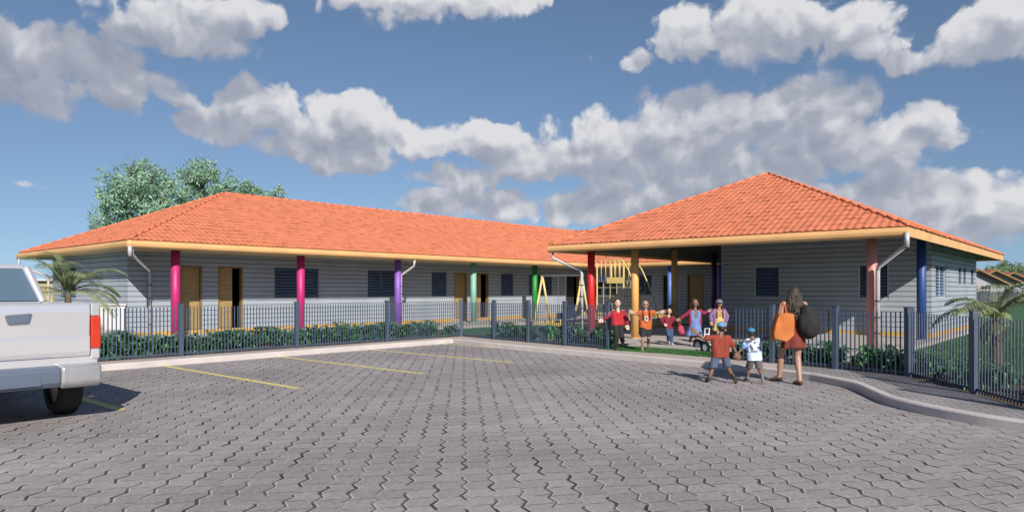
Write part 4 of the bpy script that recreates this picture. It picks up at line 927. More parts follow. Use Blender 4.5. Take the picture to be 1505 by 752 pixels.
def person(label, px, D, zg, H, J, face, skin, hair, clothes, adult=False, group=None, hairstyle='short', extra=None, vox=.0065, shoe=(.03, .03, .035), handside=(1, 1), smile=True):
    """J joints in metres: x to the right of the view, y away, z above the feet plane; face -1: looks back to where the photographer stands"""
    loc = LD(px, D); root = thing('person', label, 'person', (loc.x, loc.y, zg), AZ - PI / 2, group)
    J = {k: Vector(v) for k, v in J.items()}; f = Vector((0, face, 0)); hh = H / (7.3 if adult else 5.9)
    B = MB(); sL, sR, hL, hR = J['shL'], J['shR'], J['hipL'], J['hipR']; nk = J['neck']; hd = J['head']
    cs = (sL + sR) / 2; chp = (hL + hR) / 2; tr = .047 * H if not adult else .052 * H
    for s, h in ((sL, hL), (sR, hR)):
        si = s.lerp(cs, .32) - Vector((0, 0, tr * .5)); B.capsule(si, h.lerp(chp, .15) + Vector((0, 0, .02 * H)), tr, tr * 1.0, 14); B.capsule(cs - Vector((0, 0, .01 * H)), s, .034 * H, .031 * H)
    B.capsule(cs - Vector((0, 0, tr)), chp, tr * .95, tr * 1.05, 14); B.capsule(cs, nk + Vector((0, 0, .01)), .040 * H, .030 * H); B.capsule(nk - Vector((0, 0, .02 * H)), hd, .030 * H, .032 * H)
    B.ball(hd + Vector((0, 0, hh * .06)), (hh * .36, hh * .42, hh * .43)); B.ball(hd + f * hh * .08 - Vector((0, 0, hh * .20)), (hh * .27, hh * .30, hh * .29))
    B.capsule(hd + f * hh * .40 + Vector((0, 0, hh * .02)), hd + f * hh * .47 - Vector((0, 0, hh * .10)), hh * .04, hh * .065, 8)
    for sg in (-1, 1): B.ball(hd + Vector((sg * hh * .37, 0, -hh * .03)), (hh * .045, hh * .08, hh * .12)); B.ball(hd + f * hh * .30 + Vector((sg * hh * .18, 0, -hh * .12)), hh * .11)
    for s in 'LR':
        sh, el, wr = J['sh' + s], J['el' + s], J['ha' + s]; B.capsule(sh, el, .031 * H, .024 * H); B.capsule(el, wr, .025 * H, .0165 * H)
        d = (wr - el).normalized(); pn = J.get('pn' + s, Vector((0, face, .2))); hand(B, wr, d, pn, hh * (.78 if not adult else .80), J_curl.get(label[:6], .35), 1 if s == 'L' else -1)
        hp, kn, an, to = J['hip' + s], J['kn' + s], J['an' + s], J['to' + s]; B.capsule(hp, kn, .050 * H, .032 * H, 14); B.capsule(kn, kn.lerp(an, .3), .032 * H, .033 * H); B.capsule(kn.lerp(an, .3), an, .033 * H, .020 * H)
        B.capsule(an, an.lerp(to, .9), .024 * H, .018 * H)
    body = pmesh('body', remesh(B, vox), SK[skin], root)
    for sg in (-1, 1):
        e = MB(); e.ball(hd + f * hh * .385 + Vector((sg * hh * .15, 0, hh * .03)), (hh * .042, hh * .03, hh * .026)); part('eye', e, EYE_M, body, local=True, smooth=True)
        e = MB(); e.capsule(hd + f * hh * .40 + Vector((sg * hh * .09, 0, hh * .12)), hd + f * hh * .385 + Vector((sg * hh * .21, 0, hh * .125)), hh * .014, hh * .012, 6); part('eyebrow', e, HAIR['black'], body, local=True)
    e = MB(); e.ball(hd + f * hh * .375 - Vector((0, 0, hh * .245)), (hh * .12, hh * .03, hh * .035)); mo = part('mouth', e, LIP, body, local=True, smooth=True)
    if smile: e = MB(); e.ball(hd + f * hh * .39 - Vector((0, 0, hh * .24)), (hh * .085, hh * .025, hh * .018)); part('teeth', e, TEETH, mo, local=True, smooth=True)
    # hair
    Hb = MB(); r = random.Random(int(px))
    if hairstyle != 'bald':
        top = hd + Vector((0, 0, hh * .10)) - f * hh * .07
        if hairstyle != 'capped': Hb.ball(top, (hh * .41, hh * .43, hh * .45))
        Hb.ball(hd - f * hh * .20 - Vector((0, 0, hh * .08)), (hh * .33, hh * .24, hh * .30))
        if hairstyle == 'wild':
            for k in range(26): a = r.uniform(0, 2 * PI); e_ = r.uniform(-.4, 1.2); dv = Vector((math.cos(a) * math.cos(e_), math.sin(a) * math.cos(e_) * .8 , math.sin(e_))) ; dv = dv - f * .25; Hb.capsule(top, top + dv * hh * r.uniform(.40, .60), hh * .10, hh * .05, 7)
        if hairstyle == 'medium':
            for k in range(16): a = PI * (k + .5) / 16; x = math.cos(a) * .40; p = hd + Vector((x * hh, -f.y * hh * .40 * math.sin(a) - f.y * .02, hh * .05)); Hb.capsule(p, p + Vector((x * hh * .15, r.uniform(-.01, .01), -hh * r.uniform(.45, .6))), hh * .09, hh * .06, 7)
        if hairstyle == 'long':
            for k in range(44):
                a = PI * (k % 22 + .5) / 22; x = math.cos(a) * .40; lay = k // 22; p = hd + Vector((x * hh, -f.y * hh * (.34 + .07 * lay) * math.sin(a), hh * (.12 - .12 * lay))); L = hh * r.uniform(1.5, 2.15) * (1 - .10 * lay); pts = [p]; ph = r.uniform(0, 6)
                for i in range(1, 9): t = i / 8; pts.append(p + Vector((x * hh * .55 * math.sin(t * 1.7) + math.sin(ph + t * 9) * .018, -f.y * .07 * t + math.cos(ph + t * 9) * .016, -L * t)))
                Hb.tube(pts, [hh * .085 * (1 - .55 * (i / 8)) for i in range(9)], 7)
        pmesh('hair', remesh(Hb, vox * .9, 1, fold=.006, fscale=45), HAIR[hair], body)
    # shoes
    if shoe:
        for s in 'LR':
            an, to = J['an' + s], J['to' + s]; S = MB(); back = an - (to - an).normalized() * .02 * H - Vector((0, 0, .0)); S.capsule(back, to, .031 * H, .026 * H, 12); S.capsule(an, an + (J['kn' + s] - an).normalized() * .03 * H, .030 * H, .029 * H)
            pmesh('shoe', remesh(S, vox), mat('shoe', shoe, .6), root)
    for name, kind, prm, m in clothes:
        C = MB(); fold = .012
        if kind == 'top':
            inf = prm.get('inf', .012) * .75; slv = prm.get('slv', .55); bot = prm.get('bot', 0) + .018 * H
            for s, h in ((sL, hL), (sR, hR)):
                si = s.lerp(cs, .32) - Vector((0, 0, tr * .5)); C.capsule(si, h.lerp(chp, .1) - Vector((0, 0, bot)), tr + inf, tr + inf * 1.6 + .004, 16); C.capsule(cs - Vector((0, 0, .014 * H)), s, .036 * H + inf * .6, .033 * H + inf * .8)
            C.capsule(cs - Vector((0, 0, tr)), chp - Vector((0, 0, bot)), tr + inf, tr * 1.05 + inf, 14)
            for s in 'LR':
                sh, el, wr = J['sh' + s], J['el' + s], J['ha' + s]
                if slv <= 1: C.capsule(sh, sh.lerp(el, slv), .034 * H + inf * .7, .033 * H + inf, 14)
                else: C.capsule(sh, el, .034 * H + inf * .7, .029 * H + inf * .7); C.capsule(el, el.lerp(wr, slv - 1), .028 * H + inf * .7, .023 * H + inf * .6)
        if kind == 'legs':
            inf = prm.get('inf', .012); ln = prm.get('len', .7); wst = Vector((0, 0, .03 * H))
            C.capsule(hL + wst * .3, hR + wst * .3, .050 * H + inf * .6, .050 * H + inf * .6); 
            for s in 'LR':
                hp, kn, an = J['hip' + s], J['kn' + s], J['an' + s]
                if ln <= 1: C.capsule(hp, hp.lerp(kn, ln), .052 * H + inf * .8, .045 * H + inf * 1.5, 16)
                else: C.capsule(hp, kn, .051 * H + inf * .8, .038 * H + inf); C.capsule(kn, kn.lerp(an, ln - 1), .042 * H + inf, .036 * H + inf * .8)
        if kind == 'skirt':
            zh = prm['hem']; w1 = prm['w']; c0 = chp + Vector((0, 0, .16 * H)); sway = prm.get('sway', 0); rings = []; n = 40; V = []
            for i in range(13):
                t = i / 12; z = c0.z + (zh - c0.z) * t; rx = (.076 * H) * (1 - t) + w1 * t + .012; ry = (.058 * H) * (1 - t) + w1 * .8 * t + .012
                for k in range(n):
                    a = 2 * PI * k / n; rp = 1 + .10 * t * math.sin(a * 7 + 2 * math.sin(a * 2)); V.append((c0.x + sway * t * t + rx * rp * math.cos(a), c0.y + ry * rp * math.sin(a), z + .012 * t * math.sin(a * 3)))
            F = [(i * n + k, i * n + (k + 1) % n, (i + 1) * n + (k + 1) % n, (i + 1) * n + k) for i in range(12) for k in range(n)] + [tuple(range(n))[::-1], tuple(range(12 * n, 13 * n))]
            C.add(V, F); fold = .008
            if prm.get('bodice', True):
                inf = .012
                for s, h in ((sL, hL), (sR, hR)):
                    si = s.lerp(cs, .34) - Vector((0, 0, tr * .6)); C.capsule(si, h.lerp(chp, .1), tr + inf, tr + inf, 16); C.capsule(s.lerp(cs, .45) + Vector((0, 0, -.01)), si, .030 * H, .03 * H)
        me = remesh(C, vox * 1.15, 7 if kind != 'skirt' else 3, fold=fold)
        hem = None
        if kind == 'top': hem = chp.z - bot
        if kind == 'legs' and prm.get('len', .7) <= 1: hem = sum(J['hip' + s_].lerp(J['kn' + s_], prm['len']).z for s_ in 'LR') / 2
        if hem is not None:
            b_ = bmesh.new(); b_.from_mesh(me); r_ = bmesh.ops.bisect_plane(b_, geom=b_.verts[:] + b_.edges[:] + b_.faces[:], plane_co=(0, 0, hem), plane_no=(.03, 0, -1), clear_outer=True)
            for f_ in bmesh.ops.holes_fill(b_, edges=[e_ for e_ in b_.edges if e_.is_boundary], sides=0)['faces']: f_.smooth = False
            b_.to_mesh(me); b_.free()
        pmesh(name, me, m, root)
    if extra: extra(root, J, hh, f, H)
    return root
J_curl = {}
def joints(px0, sc, zg, y0=0, **k):
    """bearing/height pairs -> local metres"""
    out = {}
    for n, v in k.items():
        out[n] = ((v[0] - px0) / sc, v[2] if len(v) > 2 else 0, (EYE - (v[1] - 426) / sc) - zg)
    return out
def cap_hat(root, J, hh, f, H, m, back=False, brim_dir=1, logo=None):
    hd = J['head']; c = hd + Vector((0, 0, hh * .08)); C = MB(); n = 24; V = []
    for i in range(9):
        t = PI / 2 * i / 8
        for k in range(n): a = 2 * PI * k / n; V.append((c.x + hh * .44 * math.cos(a) * math.cos(t), c.y + hh * .50 * math.sin(a) * math.cos(t), c.z - .02 * hh + hh * .40 * math.sin(t)))
    F = [(i * n + k, i * n + (k + 1) % n, (i + 1) * n + (k + 1) % n, (i + 1) * n + k) for i in range(8) for k in range(n)]
    C.add(V, F + [tuple(range(n))[::-1]]); C.ball(c + Vector((0, 0, hh * .385)), hh * .03, 8, 6); hat = part('cap', C, m, root, local=True, smooth=True)
    B = MB(); b0 = c + f * brim_dir * hh * .30 - Vector((0, 0, hh * .0)); B.ball(b0 + f * brim_dir * hh * .22, (hh * .30, hh * .34, hh * .03)); part('brim', B, m, hat, local=True, smooth=True)
    if logo:
        L = MB(); L.ball(c - f * hh * .40 + Vector((hh * .14, 0, hh * .13)), (hh * .07, hh * .04, hh * .14)); part('badge', L, logo, hat, local=True)

blue_cap = mat('cap_blue', (.13, .33, .62), .7); teal_cap = mat('cap_teal', (.02, .24, .42), .7)
red_shirt = cl('shirt_brick', (.36, .055, .03)); denim = cl('denim', (.11, .15, .26)); grey_cl = cl('shorts_grey', (.17, .16, .17)); dress_red = cl('dress_rust', (.27, .045, .035))
# white shirt with a blue splotched print
m, nt, b = new_mat('printed_white_shirt'); tc = N(nt, 'ShaderNodeTexCoord'); nz = N(nt, 'ShaderNodeTexNoise'); nz.inputs['Scale'].default_value = 13; nz.inputs['Detail'].default_value = 3; nt.links.new(tc.outputs['Object'], nz.inputs[0])
sz = N(nt, 'ShaderNodeSeparateXYZ'); nt.links.new(tc.outputs['Object'], sz.inputs[0]); band = mth(nt, 'MULTIPLY', mth(nt, 'GREATER_THAN', sz.outputs[2], .53), mth(nt, 'GREATER_THAN', nz.outputs[0], .47))
n2 = N(nt, 'ShaderNodeTexNoise'); n2.inputs['Scale'].default_value = 8; nt.links.new(tc.outputs['Object'], n2.inputs[0])
pc = mixc(nt, mth(nt, 'GREATER_THAN', n2.outputs[0], .52), (.10, .22, .50), (.07, .07, .08)); nt.links.new(mixc(nt, band, (.46, .53, .64), pc), b.inputs['Base Color']); b.inputs['Roughness'].default_value = .85; white_print = m

# --- woman with two bags
D = 11.83; sc = 1020.7 / D; J = joints(1165, sc, 0, head=(1166.5, 431.5), neck=(1167, 441), shL=(1152, 447), shR=(1182, 447), elL=(1145, 470), haL=(1139.5, 490, -.02), elR=(1190, 469, -.02), haR=(1190, 488, .06),
    hipL=(1159, 489), hipR=(1174, 489), knL=(1155.5, 526, .12), anL=(1154.5, 553.5, .10), knR=(1173, 529, .03), anR=(1170.5, 558, -.22), toL=(1147, 558, .17), toR=(1169, 560.5, -.04))
J['anL'] = (-.12, .28, .09); J['toL'] = (-.19, .42, .035); J['knL'] = (-.11, .22, .50); J['anR'] = (.065, -.14, .075); J['toR'] = (.055, .03, .03); J['knR'] = (.09, .02, .47)
person('woman seen from behind in a short rust dress with long wavy hair, leading two boys', 1165, D, 0, 1.68, J, 1, 'tan', 'dusty',
       [('dress', 'skirt', dict(hem=.62, w=.185), dress_red)], adult=True, hairstyle='long', vox=.007, shoe=None)
# sandals are part of the figure: thin soles under bare feet
wroot = [o for o in bpy.data.objects if o.name.startswith('person')][-1]
for s in 'LR':
    S = MB(); an, to = Vector(J['an' + s]), Vector(J['to' + s]); d = (to - an); d.z *= 1; S.capsule(an - d * .25 - Vector((0, 0, .045)), to - Vector((0, 0, .012)) + d * .1, .035, .035, 10)
    for i, v in enumerate(S.v): pass
    o = part('sandal', S, mat('sandal_leather', (.07, .04, .03), .6), wroot, local=True, smooth=True)
    bmn = min(v[2] for v in S.v)
def in_frame(px, D, dx, dy, z): q = LD(px, D); return (q.x + RV.x * dx + FV.x * dy, q.y + RV.y * dx + FV.y * dy, z)
obag = thing('shoulder_bag', 'large orange fabric bag hanging at the woman\'s left side', 'bag', in_frame(1151, 11.6, 0, 0, .76), AZ - PI / 2)
S = MB(); pr_ = [(-.19, .13), (-.17, .03), (.03, -.02), (.17, .09), (.155, .44), (.07, .46), (-.10, .44), (-.13, .36)]
S.prism(pr_, 'y', -.09, .11); me = remesh(S, .010, 10, fold=.018, fscale=9); pmesh('bag_body', me, cl('bag_orange', (.74, .22, .05)), obag)
S = MB(); S.tube([(-.07, .0, .42), (-.03, .05, .58), (.02, .10, .63), (.05, .06, .58), (.05, -.02, .44)], .012, 8); part('strap', S, cl('bag_orange_strap', (.65, .20, .045)), obag, local=True)
bbag = thing('rucksack', 'bulky black rucksack hanging from the woman\'s right shoulder', 'bag', in_frame(1188, 11.65, 0, 0, .78), AZ - PI / 2)
S = MB(); S.ball((.0, 0, .27), (.175, .13, .27), 20, 14); S.ball((.03, -.05, .20), (.15, .12, .18)); S.ball((-.03, 0, .43), (.11, .10, .14)); pmesh('bag_body', remesh(S, .010, 4, fold=.02, fscale=8), cl('bag_black', (.018, .018, .02)), bbag)
S = MB(); S.tube([(-.05, .02, .50), (-.075, .10, .64), (-.06, .20, .66), (-.03, .18, .5)], .018, 8); S.tube([(.15, -.02, .36), (.19, -.03, .22), (.16, -.02, .08)], .012, 8); part('strap', S, cl('bag_black_strap', (.03, .03, .03)), bbag, local=True)

# --- boy in brick shirt
D = 12.0; sc = 1020.7 / D; J = joints(1058, sc, 0, head=(1060.5, 480), neck=(1059, 489), shL=(1047, 495.5), shR=(1070.5, 495.5), elL=(1035, 497.5), haL=(1023.5, 489), elR=(1077.5, 509), haR=(1083, 520),
    hipL=(1052.5, 523), hipR=(1065.5, 523), knL=(1046.5, 543), anL=(1042.5, 557), knR=(1071, 541), anR=(1074, 551, -.1), toL=(1041, 560.5), toR=(1079, 558, -.2))
J['toL'] = (-.20, .12, .03); J['anL'] = (-.19, 0, .06); J['anR'] = (.20, -.12, .12); J['toR'] = (.245, -.10, .028); J['knR'] = (.155, .05, .25)
person('boy seen from behind in a brick-red T-shirt, blue cap and denim shorts', 1058, D, 0, 1.12, J, 1, 'brown', 'black',
       [('shirt', 'top', dict(slv=.75, inf=.022, bot=.0), red_shirt), ('shorts', 'legs', dict(len=.85, inf=.016), denim)], vox=.006, hairstyle='capped', shoe=(.06, .035, .025), extra=lambda r, J, hh, f, H: cap_hat(r, J, hh, f, H, blue_cap, logo=HAIR['black']))
# --- boy in white shirt
D = 11.95; sc = 1020.7 / D; J = joints(1108, sc, 0, head=(1104, 487.5), neck=(1105, 495.5), shL=(1098, 500.5), shR=(1118, 499.5), elL=(1091.5, 510), haL=(1085, 519), elR=(1125.5, 498), haR=(1133.5, 494.5),
    hipL=(1104, 526), hipR=(1114, 526), knL=(1103, 543), anL=(1102.5, 556), knR=(1116.5, 543), anR=(1117, 553, -.12))
J['anL'] = (-.06, .14, .06); J['toL'] = (-.075, .25, .03); J['anR'] = (.10, -.12, .13); J['toR'] = (.105, -.13, .03); J['knL'] = (-.055, .10, .24); J['knR'] = (.09, .0, .245)
person('small boy seen from behind in a printed white T-shirt, teal cap and grey shorts', 1108, D, 0, .98, J, 1, 'brown', 'black',
       [('shirt', 'top', dict(slv=.8, inf=.022, bot=.02), white_print), ('shorts', 'legs', dict(len=.95, inf=.014), grey_cl)], vox=.0055, hairstyle='capped', shoe=(.16, .16, .17), extra=lambda r, J, hh, f, H: cap_hat(r, J, hh, f, H, teal_cap))

def straps(m, packm=None):
    def fn(r, J, hh, f, H):
        S = MB()
        for s in 'LR':
            sh = J['sh' + s].lerp((J['shL'] + J['shR']) / 2, .35); rr = .062 * H + .03; S.tube([sh + Vector((0, 0, .03)) - f * rr * .7, sh + Vector((0, 0, .055)), sh + f * rr * .95 - Vector((0, 0, .03)), sh + f * rr * .95 - Vector((0, 0, .16)), sh - Vector((0, 0, .24))], .016, 7)
        part('rucksack_strap', S, m, r, local=True); c = (J['shL'] + J['shR'] + J['hipL'] + J['hipR']) / 4; S = MB(); S.ball(c - f * (.062 * H + .08), (.13, .08, .16)); pmesh('rucksack', remesh(S, .01, 3, fold=.01), m, r)
    return fn
# --- running children, facing the car park
kg = 'children running out through the gap'
D = 17.8; sc = 1020.7 / D; J = joints(908, sc, .1, head=(907.5, 444.5), neck=(908, 452), shL=(900.5, 457.5), shR=(916, 457.5), elL=(893.5, 464), haL=(888, 467), elR=(921, 466), haR=(921.5, 474),
    hipL=(904.5, 474), hipR=(912, 474), knL=(905.5, 491, -.08), anL=(905, 508), knR=(913, 491, -.05), anR=(917, 500, .22))
J['toL'] = (-.05, -.10, .03); J['anL'] = (-.05, .0, .065); J['toR'] = (.17, .25, .12)
def jacket_fn(m1, m2, fs=1.85):
    def fn(r, J, hh, f, H):
        C = MB(); tr = .062 * H; cs = (J['shL'] + J['shR']) / 2; chp = (J['hipL'] + J['hipR']) / 2
        for s in 'LR':
            sh, el, wr, hp = J['sh' + s], J['el' + s], J['ha' + s], J['hip' + s]; C.capsule(sh, el, .034 * H + .016, .029 * H + .014); C.capsule(el, el.lerp(wr, .85), .028 * H + .014, .024 * H + .014)
            si = sh.lerp(cs, .12) - Vector((0, 0, tr * .4)) - f * .012; C.capsule(si, hp.lerp(chp, -.5) - f * .01 + Vector((0, 0, .02)), tr * .82, tr * .95, 14); C.capsule(sh - f * .02, cs - f * .03, .03 * H + .01, .03 * H + .01)
        pmesh('jacket', remesh(C, .0075, 2, fold=.014), m1, r)
        if m2:
            S = MB()
            for s in 'LR':
                sh, el = J['sh' + s], J['el' + s]; o = Vector((0, 0, .034 * H + .012)) + f * .02; S.tube([sh.lerp(cs, .3) + o, sh + o, sh.lerp(el, .5) + o, el + o * .9], .011, 6)
            part('stripe', S, m2, r, local=True)
    return fn
person('girl running in a bright red zip jacket and black trousers, leftmost of the running children', 908, 17.12, .1, 1.30, J, -1, 'fair', 'black',
       [('trousers', 'legs', dict(len=1.75, inf=.014), cl('trousers_black', (.02, .018, .025))), ('shirt', 'top', dict(slv=.3, inf=.016), cl('shirt_red', (.60, .02, .035)))], group=kg, hairstyle='wild', extra=jacket_fn(cl('jacket_crimson', (.38, .02, .055)), cl('jacket_stripe', (.7, .68, .68))))
D = 16.8; sc = 1020.7 / D; J = joints(950, sc, .1, head=(948.5, 447.5), neck=(949, 454), shL=(941.5, 458.5), shR=(956.5, 458.5), elL=(935.5, 462), haL=(931, 459.5), elR=(964.5, 459.5), haR=(970.5, 458.5),
    hipL=(945, 481), hipR=(953, 481), knL=(943.5, 497, -.12), anL=(943, 515), knR=(953, 496, -.02), anR=(955.5, 504, .2))
J['toL'] = (-.115, -.13, .03); J['anL'] = (-.11, -.04, .065); J['toR'] = (.10, .24, .10)
def kid2(r, J, hh, f, H):
    straps(cl('pack_maroon', (.10, .02, .02)))(r, J, hh, f, H); S = MB(); hd = J['head']
    for sg in (-1, 1): S.ball(hd + f * hh * .41 + Vector((sg * hh * .16, 0, hh * .03)), (hh * .12, hh * .03, hh * .075), 10, 6)
    S.capsule(hd + f * hh * .42 + Vector((-hh * .06, 0, hh * .05)), hd + f * hh * .42 + Vector((hh * .06, 0, hh * .05)), hh * .015, hh * .015, 6); part('sunglasses', S, M['black_trim'], r, local=True, smooth=True)
    S = MB(); c = (J['shL'] + J['shR'] + J['hipL'] + J['hipR']) / 4 + f * (.062 * H + .022)
    for q in range(7): a = q * .9; S.ball(c + Vector((math.cos(a) * .035, 0, math.sin(a) * .055 + .03)), (.022, .012, .026), 8, 6)
    part('shirt_print', S, cl('print_white', (.75, .70, .62)), r, local=True, smooth=True)
person('boy with sunglasses running in an orange T-shirt and black shorts, arms spread', 950, D, .1, 1.24, J, -1, 'tan', 'brown',
       [('shorts', 'legs', dict(len=.8, inf=.018), cl('shorts_black', (.02, .02, .022))), ('shirt', 'top', dict(slv=.55, inf=.022, bot=.02), cl('shirt_orange', (.72, .16, .035)))], group=kg, hairstyle='bald', extra=kid2, shoe=(.25, .2, .16))
D = 17.6; sc = 1020.7 / D; J = joints(983, sc, .2, head=(983.5, 457), neck=(983, 462), shL=(977, 466), shR=(989, 466), elL=(972, 470.5), haL=(975.5, 475.5, -.08), elR=(993.5, 472.5), haR=(998, 479),
    hipL=(980, 482), hipR=(986, 482), knL=(981.5, 492, -.1), anL=(983, 501), knR=(986.5, 492, -.02), anR=(987.5, 504))
J['anR'] = (.075, 0, .06); J['toR'] = (.08, -.10, .028); J['toL'] = (0, -.06, .07); J['anL'] = (0, .04, .10)
person('smallest running child, in a dark red sweater and jeans, carrying a pink bag', 983, D, .2, .97, J, -1, 'fair', 'black',
       [('jeans', 'legs', dict(len=1.8, inf=.012), cl('jeans_blue', (.07, .12, .27))), ('sweater', 'top', dict(slv=1.85, inf=.014), cl('sweater_maroon', (.28, .015, .035)))], group=kg, hairstyle='medium', vox=.0055, shoe=(.45, .45, .5))
pk = thing('hand_bag', 'small pink cloth bag swinging from the hand of the smallest running child', 'bag', in_frame(1000.5, 17.55, 0, -.02, .50), AZ - PI / 2)
S = MB(); S.ball((0, 0, .10), (.085, .05, .12)); S.ball((.04, 0, .04), (.06, .045, .06)); pmesh('bag_body', remesh(S, .008, 2, fold=.02), cl('bag_pink', (.65, .08, .14)), pk)
S = MB(); S.tube([(-.04, 0, .20), (-.05, 0, .28), (-.02, 0, .30), (.0, 0, .20)], .008, 6); part('strap', S, cl('bag_pink_strap', (.5, .06, .1)), pk, local=True)
D = 17.35; sc = 1020.7 / D; J = joints(1020, sc, .2, head=(1021.5, 445), neck=(1021.5, 452), shL=(1014.5, 457), shR=(1029, 457), elL=(1006.5, 463), haL=(1000.5, 467), elR=(1034.5, 460), haR=(1040, 457.5),
    hipL=(1018, 479), hipR=(1025.5, 479), knL=(1019, 492, -.1), anL=(1018, 497, .18), knR=(1023, 492, -.06), anR=(1022, 505))
J['anR'] = (.03, 0, .06); J['toR'] = (.035, -.12, .028); J['toL'] = (-.04, .26, .10)
person('girl running in a long pale blue dress with a crimson cardigan', 1020, D, .2, 1.20, J, -1, 'brown', 'brown',
       [('dress', 'skirt', dict(hem=.27, w=.19, sway=-.03), cl('dress_blue', (.20, .32, .66))), ], group=kg, hairstyle='medium', extra=jacket_fn(cl('cardigan_crimson', (.35, .02, .07)), None), shoe=(.25, .16, .12))
D = 18.0; sc = 1020.7 / D; J = joints(1057, sc, .2, head=(1057, 445), neck=(1057, 452), shL=(1050, 456.5), shR=(1064, 456.5), elL=(1044, 463), haL=(1045, 470.5), elR=(1069, 464), haR=(1067, 472),
    hipL=(1053.5, 477), hipR=(1060.5, 477), knL=(1054, 490, -.1), anL=(1054, 504), knR=(1061, 490), anR=(1062, 500, .2))
J['anL'] = (-.05, 0, .06); J['toL'] = (-.05, -.12, .028); J['toR'] = (.09, .24, .10)
def kid5(r, J, hh, f, H):
    jacket_fn(cl('jacket_lilac', (.33, .19, .45)), None)(r, J, hh, f, H); straps(cl('pack_crimson', (.40, .02, .10)))(r, J, hh, f, H); cap_hat(r, J, hh, f, H, mat('hat_grey', (.16, .20, .26), .7))
person('girl running in a yellow dress and lilac jacket, beside the violet pillar', 1057, D, .2, 1.22, J, -1, 'tan', 'brown',
       [('dress', 'skirt', dict(hem=.36, w=.16), cl('dress_yellow', (.74, .62, .22)))], group=kg, hairstyle='medium', extra=kid5, shoe=(.3, .3, .3))

# toy tricycle
tc_ = LD(1038, 16.7); tr_ = thing('tricycle', 'small white push tricycle with black wheels on the lawn beside the gap', 'tricycle', (tc_.x, tc_.y, .1), AZ - PI / 2 + .5)
M['trike'] = mat('white_plastic', (.78, .78, .80), .35)
f = MB(); f.tube([(-.10, -.12, .14), (0, 0, .26), (.02, .24, .30), (.02, .30, .20)], .022, 8); f.tube([(.10, -.12, .14), (0, 0, .26)], .022, 8); part('frame', f, M['trike'], tr_, local=True, smooth=True)
f = MB(); f.tube([(-.07, .0, .28), (-.07, -.03, .58), (.07, -.03, .58), (.07, .0, .28), (-.07, 0, .28)], .018, 8); f.tube([(-.07, -.02, .44), (.07, -.02, .44)], .016, 8); part('push_handle', f, M['trike'], tr_, local=True)
f = MB(); f.box(-.08, -.06, .28, .08, .12, .32); part('seat', f, M['trike'], tr_, local=True, bevel=.015)
f = MB(); f.tube([(.02, .24, .28), (.02, .22, .46)], .014, 8); f.tube([(-.12, .22, .46), (.16, .22, .46)], .014, 8); part('handlebar', f, M['black_trim'], tr_, local=True)
for x, y, r in ((-.15, -.13, .14), (.15, -.13, .14), (.02, .30, .15)):
    f = MB(); n = 24; vs = []
    for k in range(n):
        t = 2 * PI * k / n
        for a, q in ((-.02, r * .62), (-.025, r), (.025, r), (.02, r * .62)): vs.append((x + a, y + q * math.cos(t), r + q * math.sin(t)))
    f.add(vs, [(k * 4 + j, k * 4 + (j + 1) % 4, ((k + 1) % n) * 4 + (j + 1) % 4, ((k + 1) % n) * 4 + j) for k in range(n) for j in range(4)]); w = part('wheel', f, M['tyre'], tr_, local=True)
    f = MB(); f.cyl((x - .012, y, r), (x + .012, y, r), r * .6, 16); part('rim', f, M['trike'], w, local=True)

# ================================================================== sky, sun, camera
SUN = Vector((-.9, -1.45, 1)).normalized(); el = math.asin(SUN.z); rot = math.atan2(SUN.x, SUN.y) % (2 * PI)
W = bpy.data.worlds.new('World'); SC.world = W; W.use_nodes = True; nt = W.node_tree; nt.nodes.clear()
out = nt.nodes.new('ShaderNodeOutputWorld'); sky = nt.nodes.new('ShaderNodeTexSky'); sky.sky_type = 'NISHITA'; sky.sun_disc = False; sky.sun_elevation = el; sky.sun_rotation = rot; sky.air_density = 1.0; sky.dust_density = .6; sky.ozone_density = 2.2; sky.altitude = 300
SKY_S = .078
bg = nt.nodes.new('ShaderNodeBackground'); bg.inputs[1].default_value = SKY_S; nt.links.new(sky.outputs[0], bg.inputs[0])
tc = nt.nodes.new('ShaderNodeTexCoord'); sp_ = nt.nodes.new('ShaderNodeSeparateXYZ'); nt.links.new(tc.outputs['Generated'], sp_.inputs[0])
X, Y, Z = sp_.outputs
cz = nt.nodes.new('ShaderNodeCombineXYZ'); nt.links.new(X, cz.inputs[0]); nt.links.new(Y, cz.inputs[1]); nt.links.new(mth(nt, 'MULTIPLY_ADD', mth(nt, 'MAXIMUM', Z, 0.0), .95, .115), cz.inputs[2])
nv = nt.nodes.new('ShaderNodeVectorMath'); nv.operation = 'NORMALIZE'; nt.links.new(cz.outputs[0], nv.inputs[0]); nt.links.new(nv.outputs[0], sky.inputs[0])
fx = mth(nt, 'ADD', mth(nt, 'MULTIPLY', X, FV.x), mth(nt, 'MULTIPLY', Y, FV.y)); rx = mth(nt, 'ADD', mth(nt, 'MULTIPLY', X, RV.x), mth(nt, 'MULTIPLY', Y, RV.y))
azim = mth(nt, 'ARCTAN2', rx, fx); elev = mth(nt, 'ARCSINE', Z)
cb = nt.nodes.new('ShaderNodeCombineXYZ'); nt.links.new(azim, cb.inputs[0]); nt.links.new(elev, cb.inputs[1])
def dirof(x, y): a = math.atan((x - 752.5) / 1020.7); return a, math.atan((426 - y) / 1020.7 * math.cos(a))
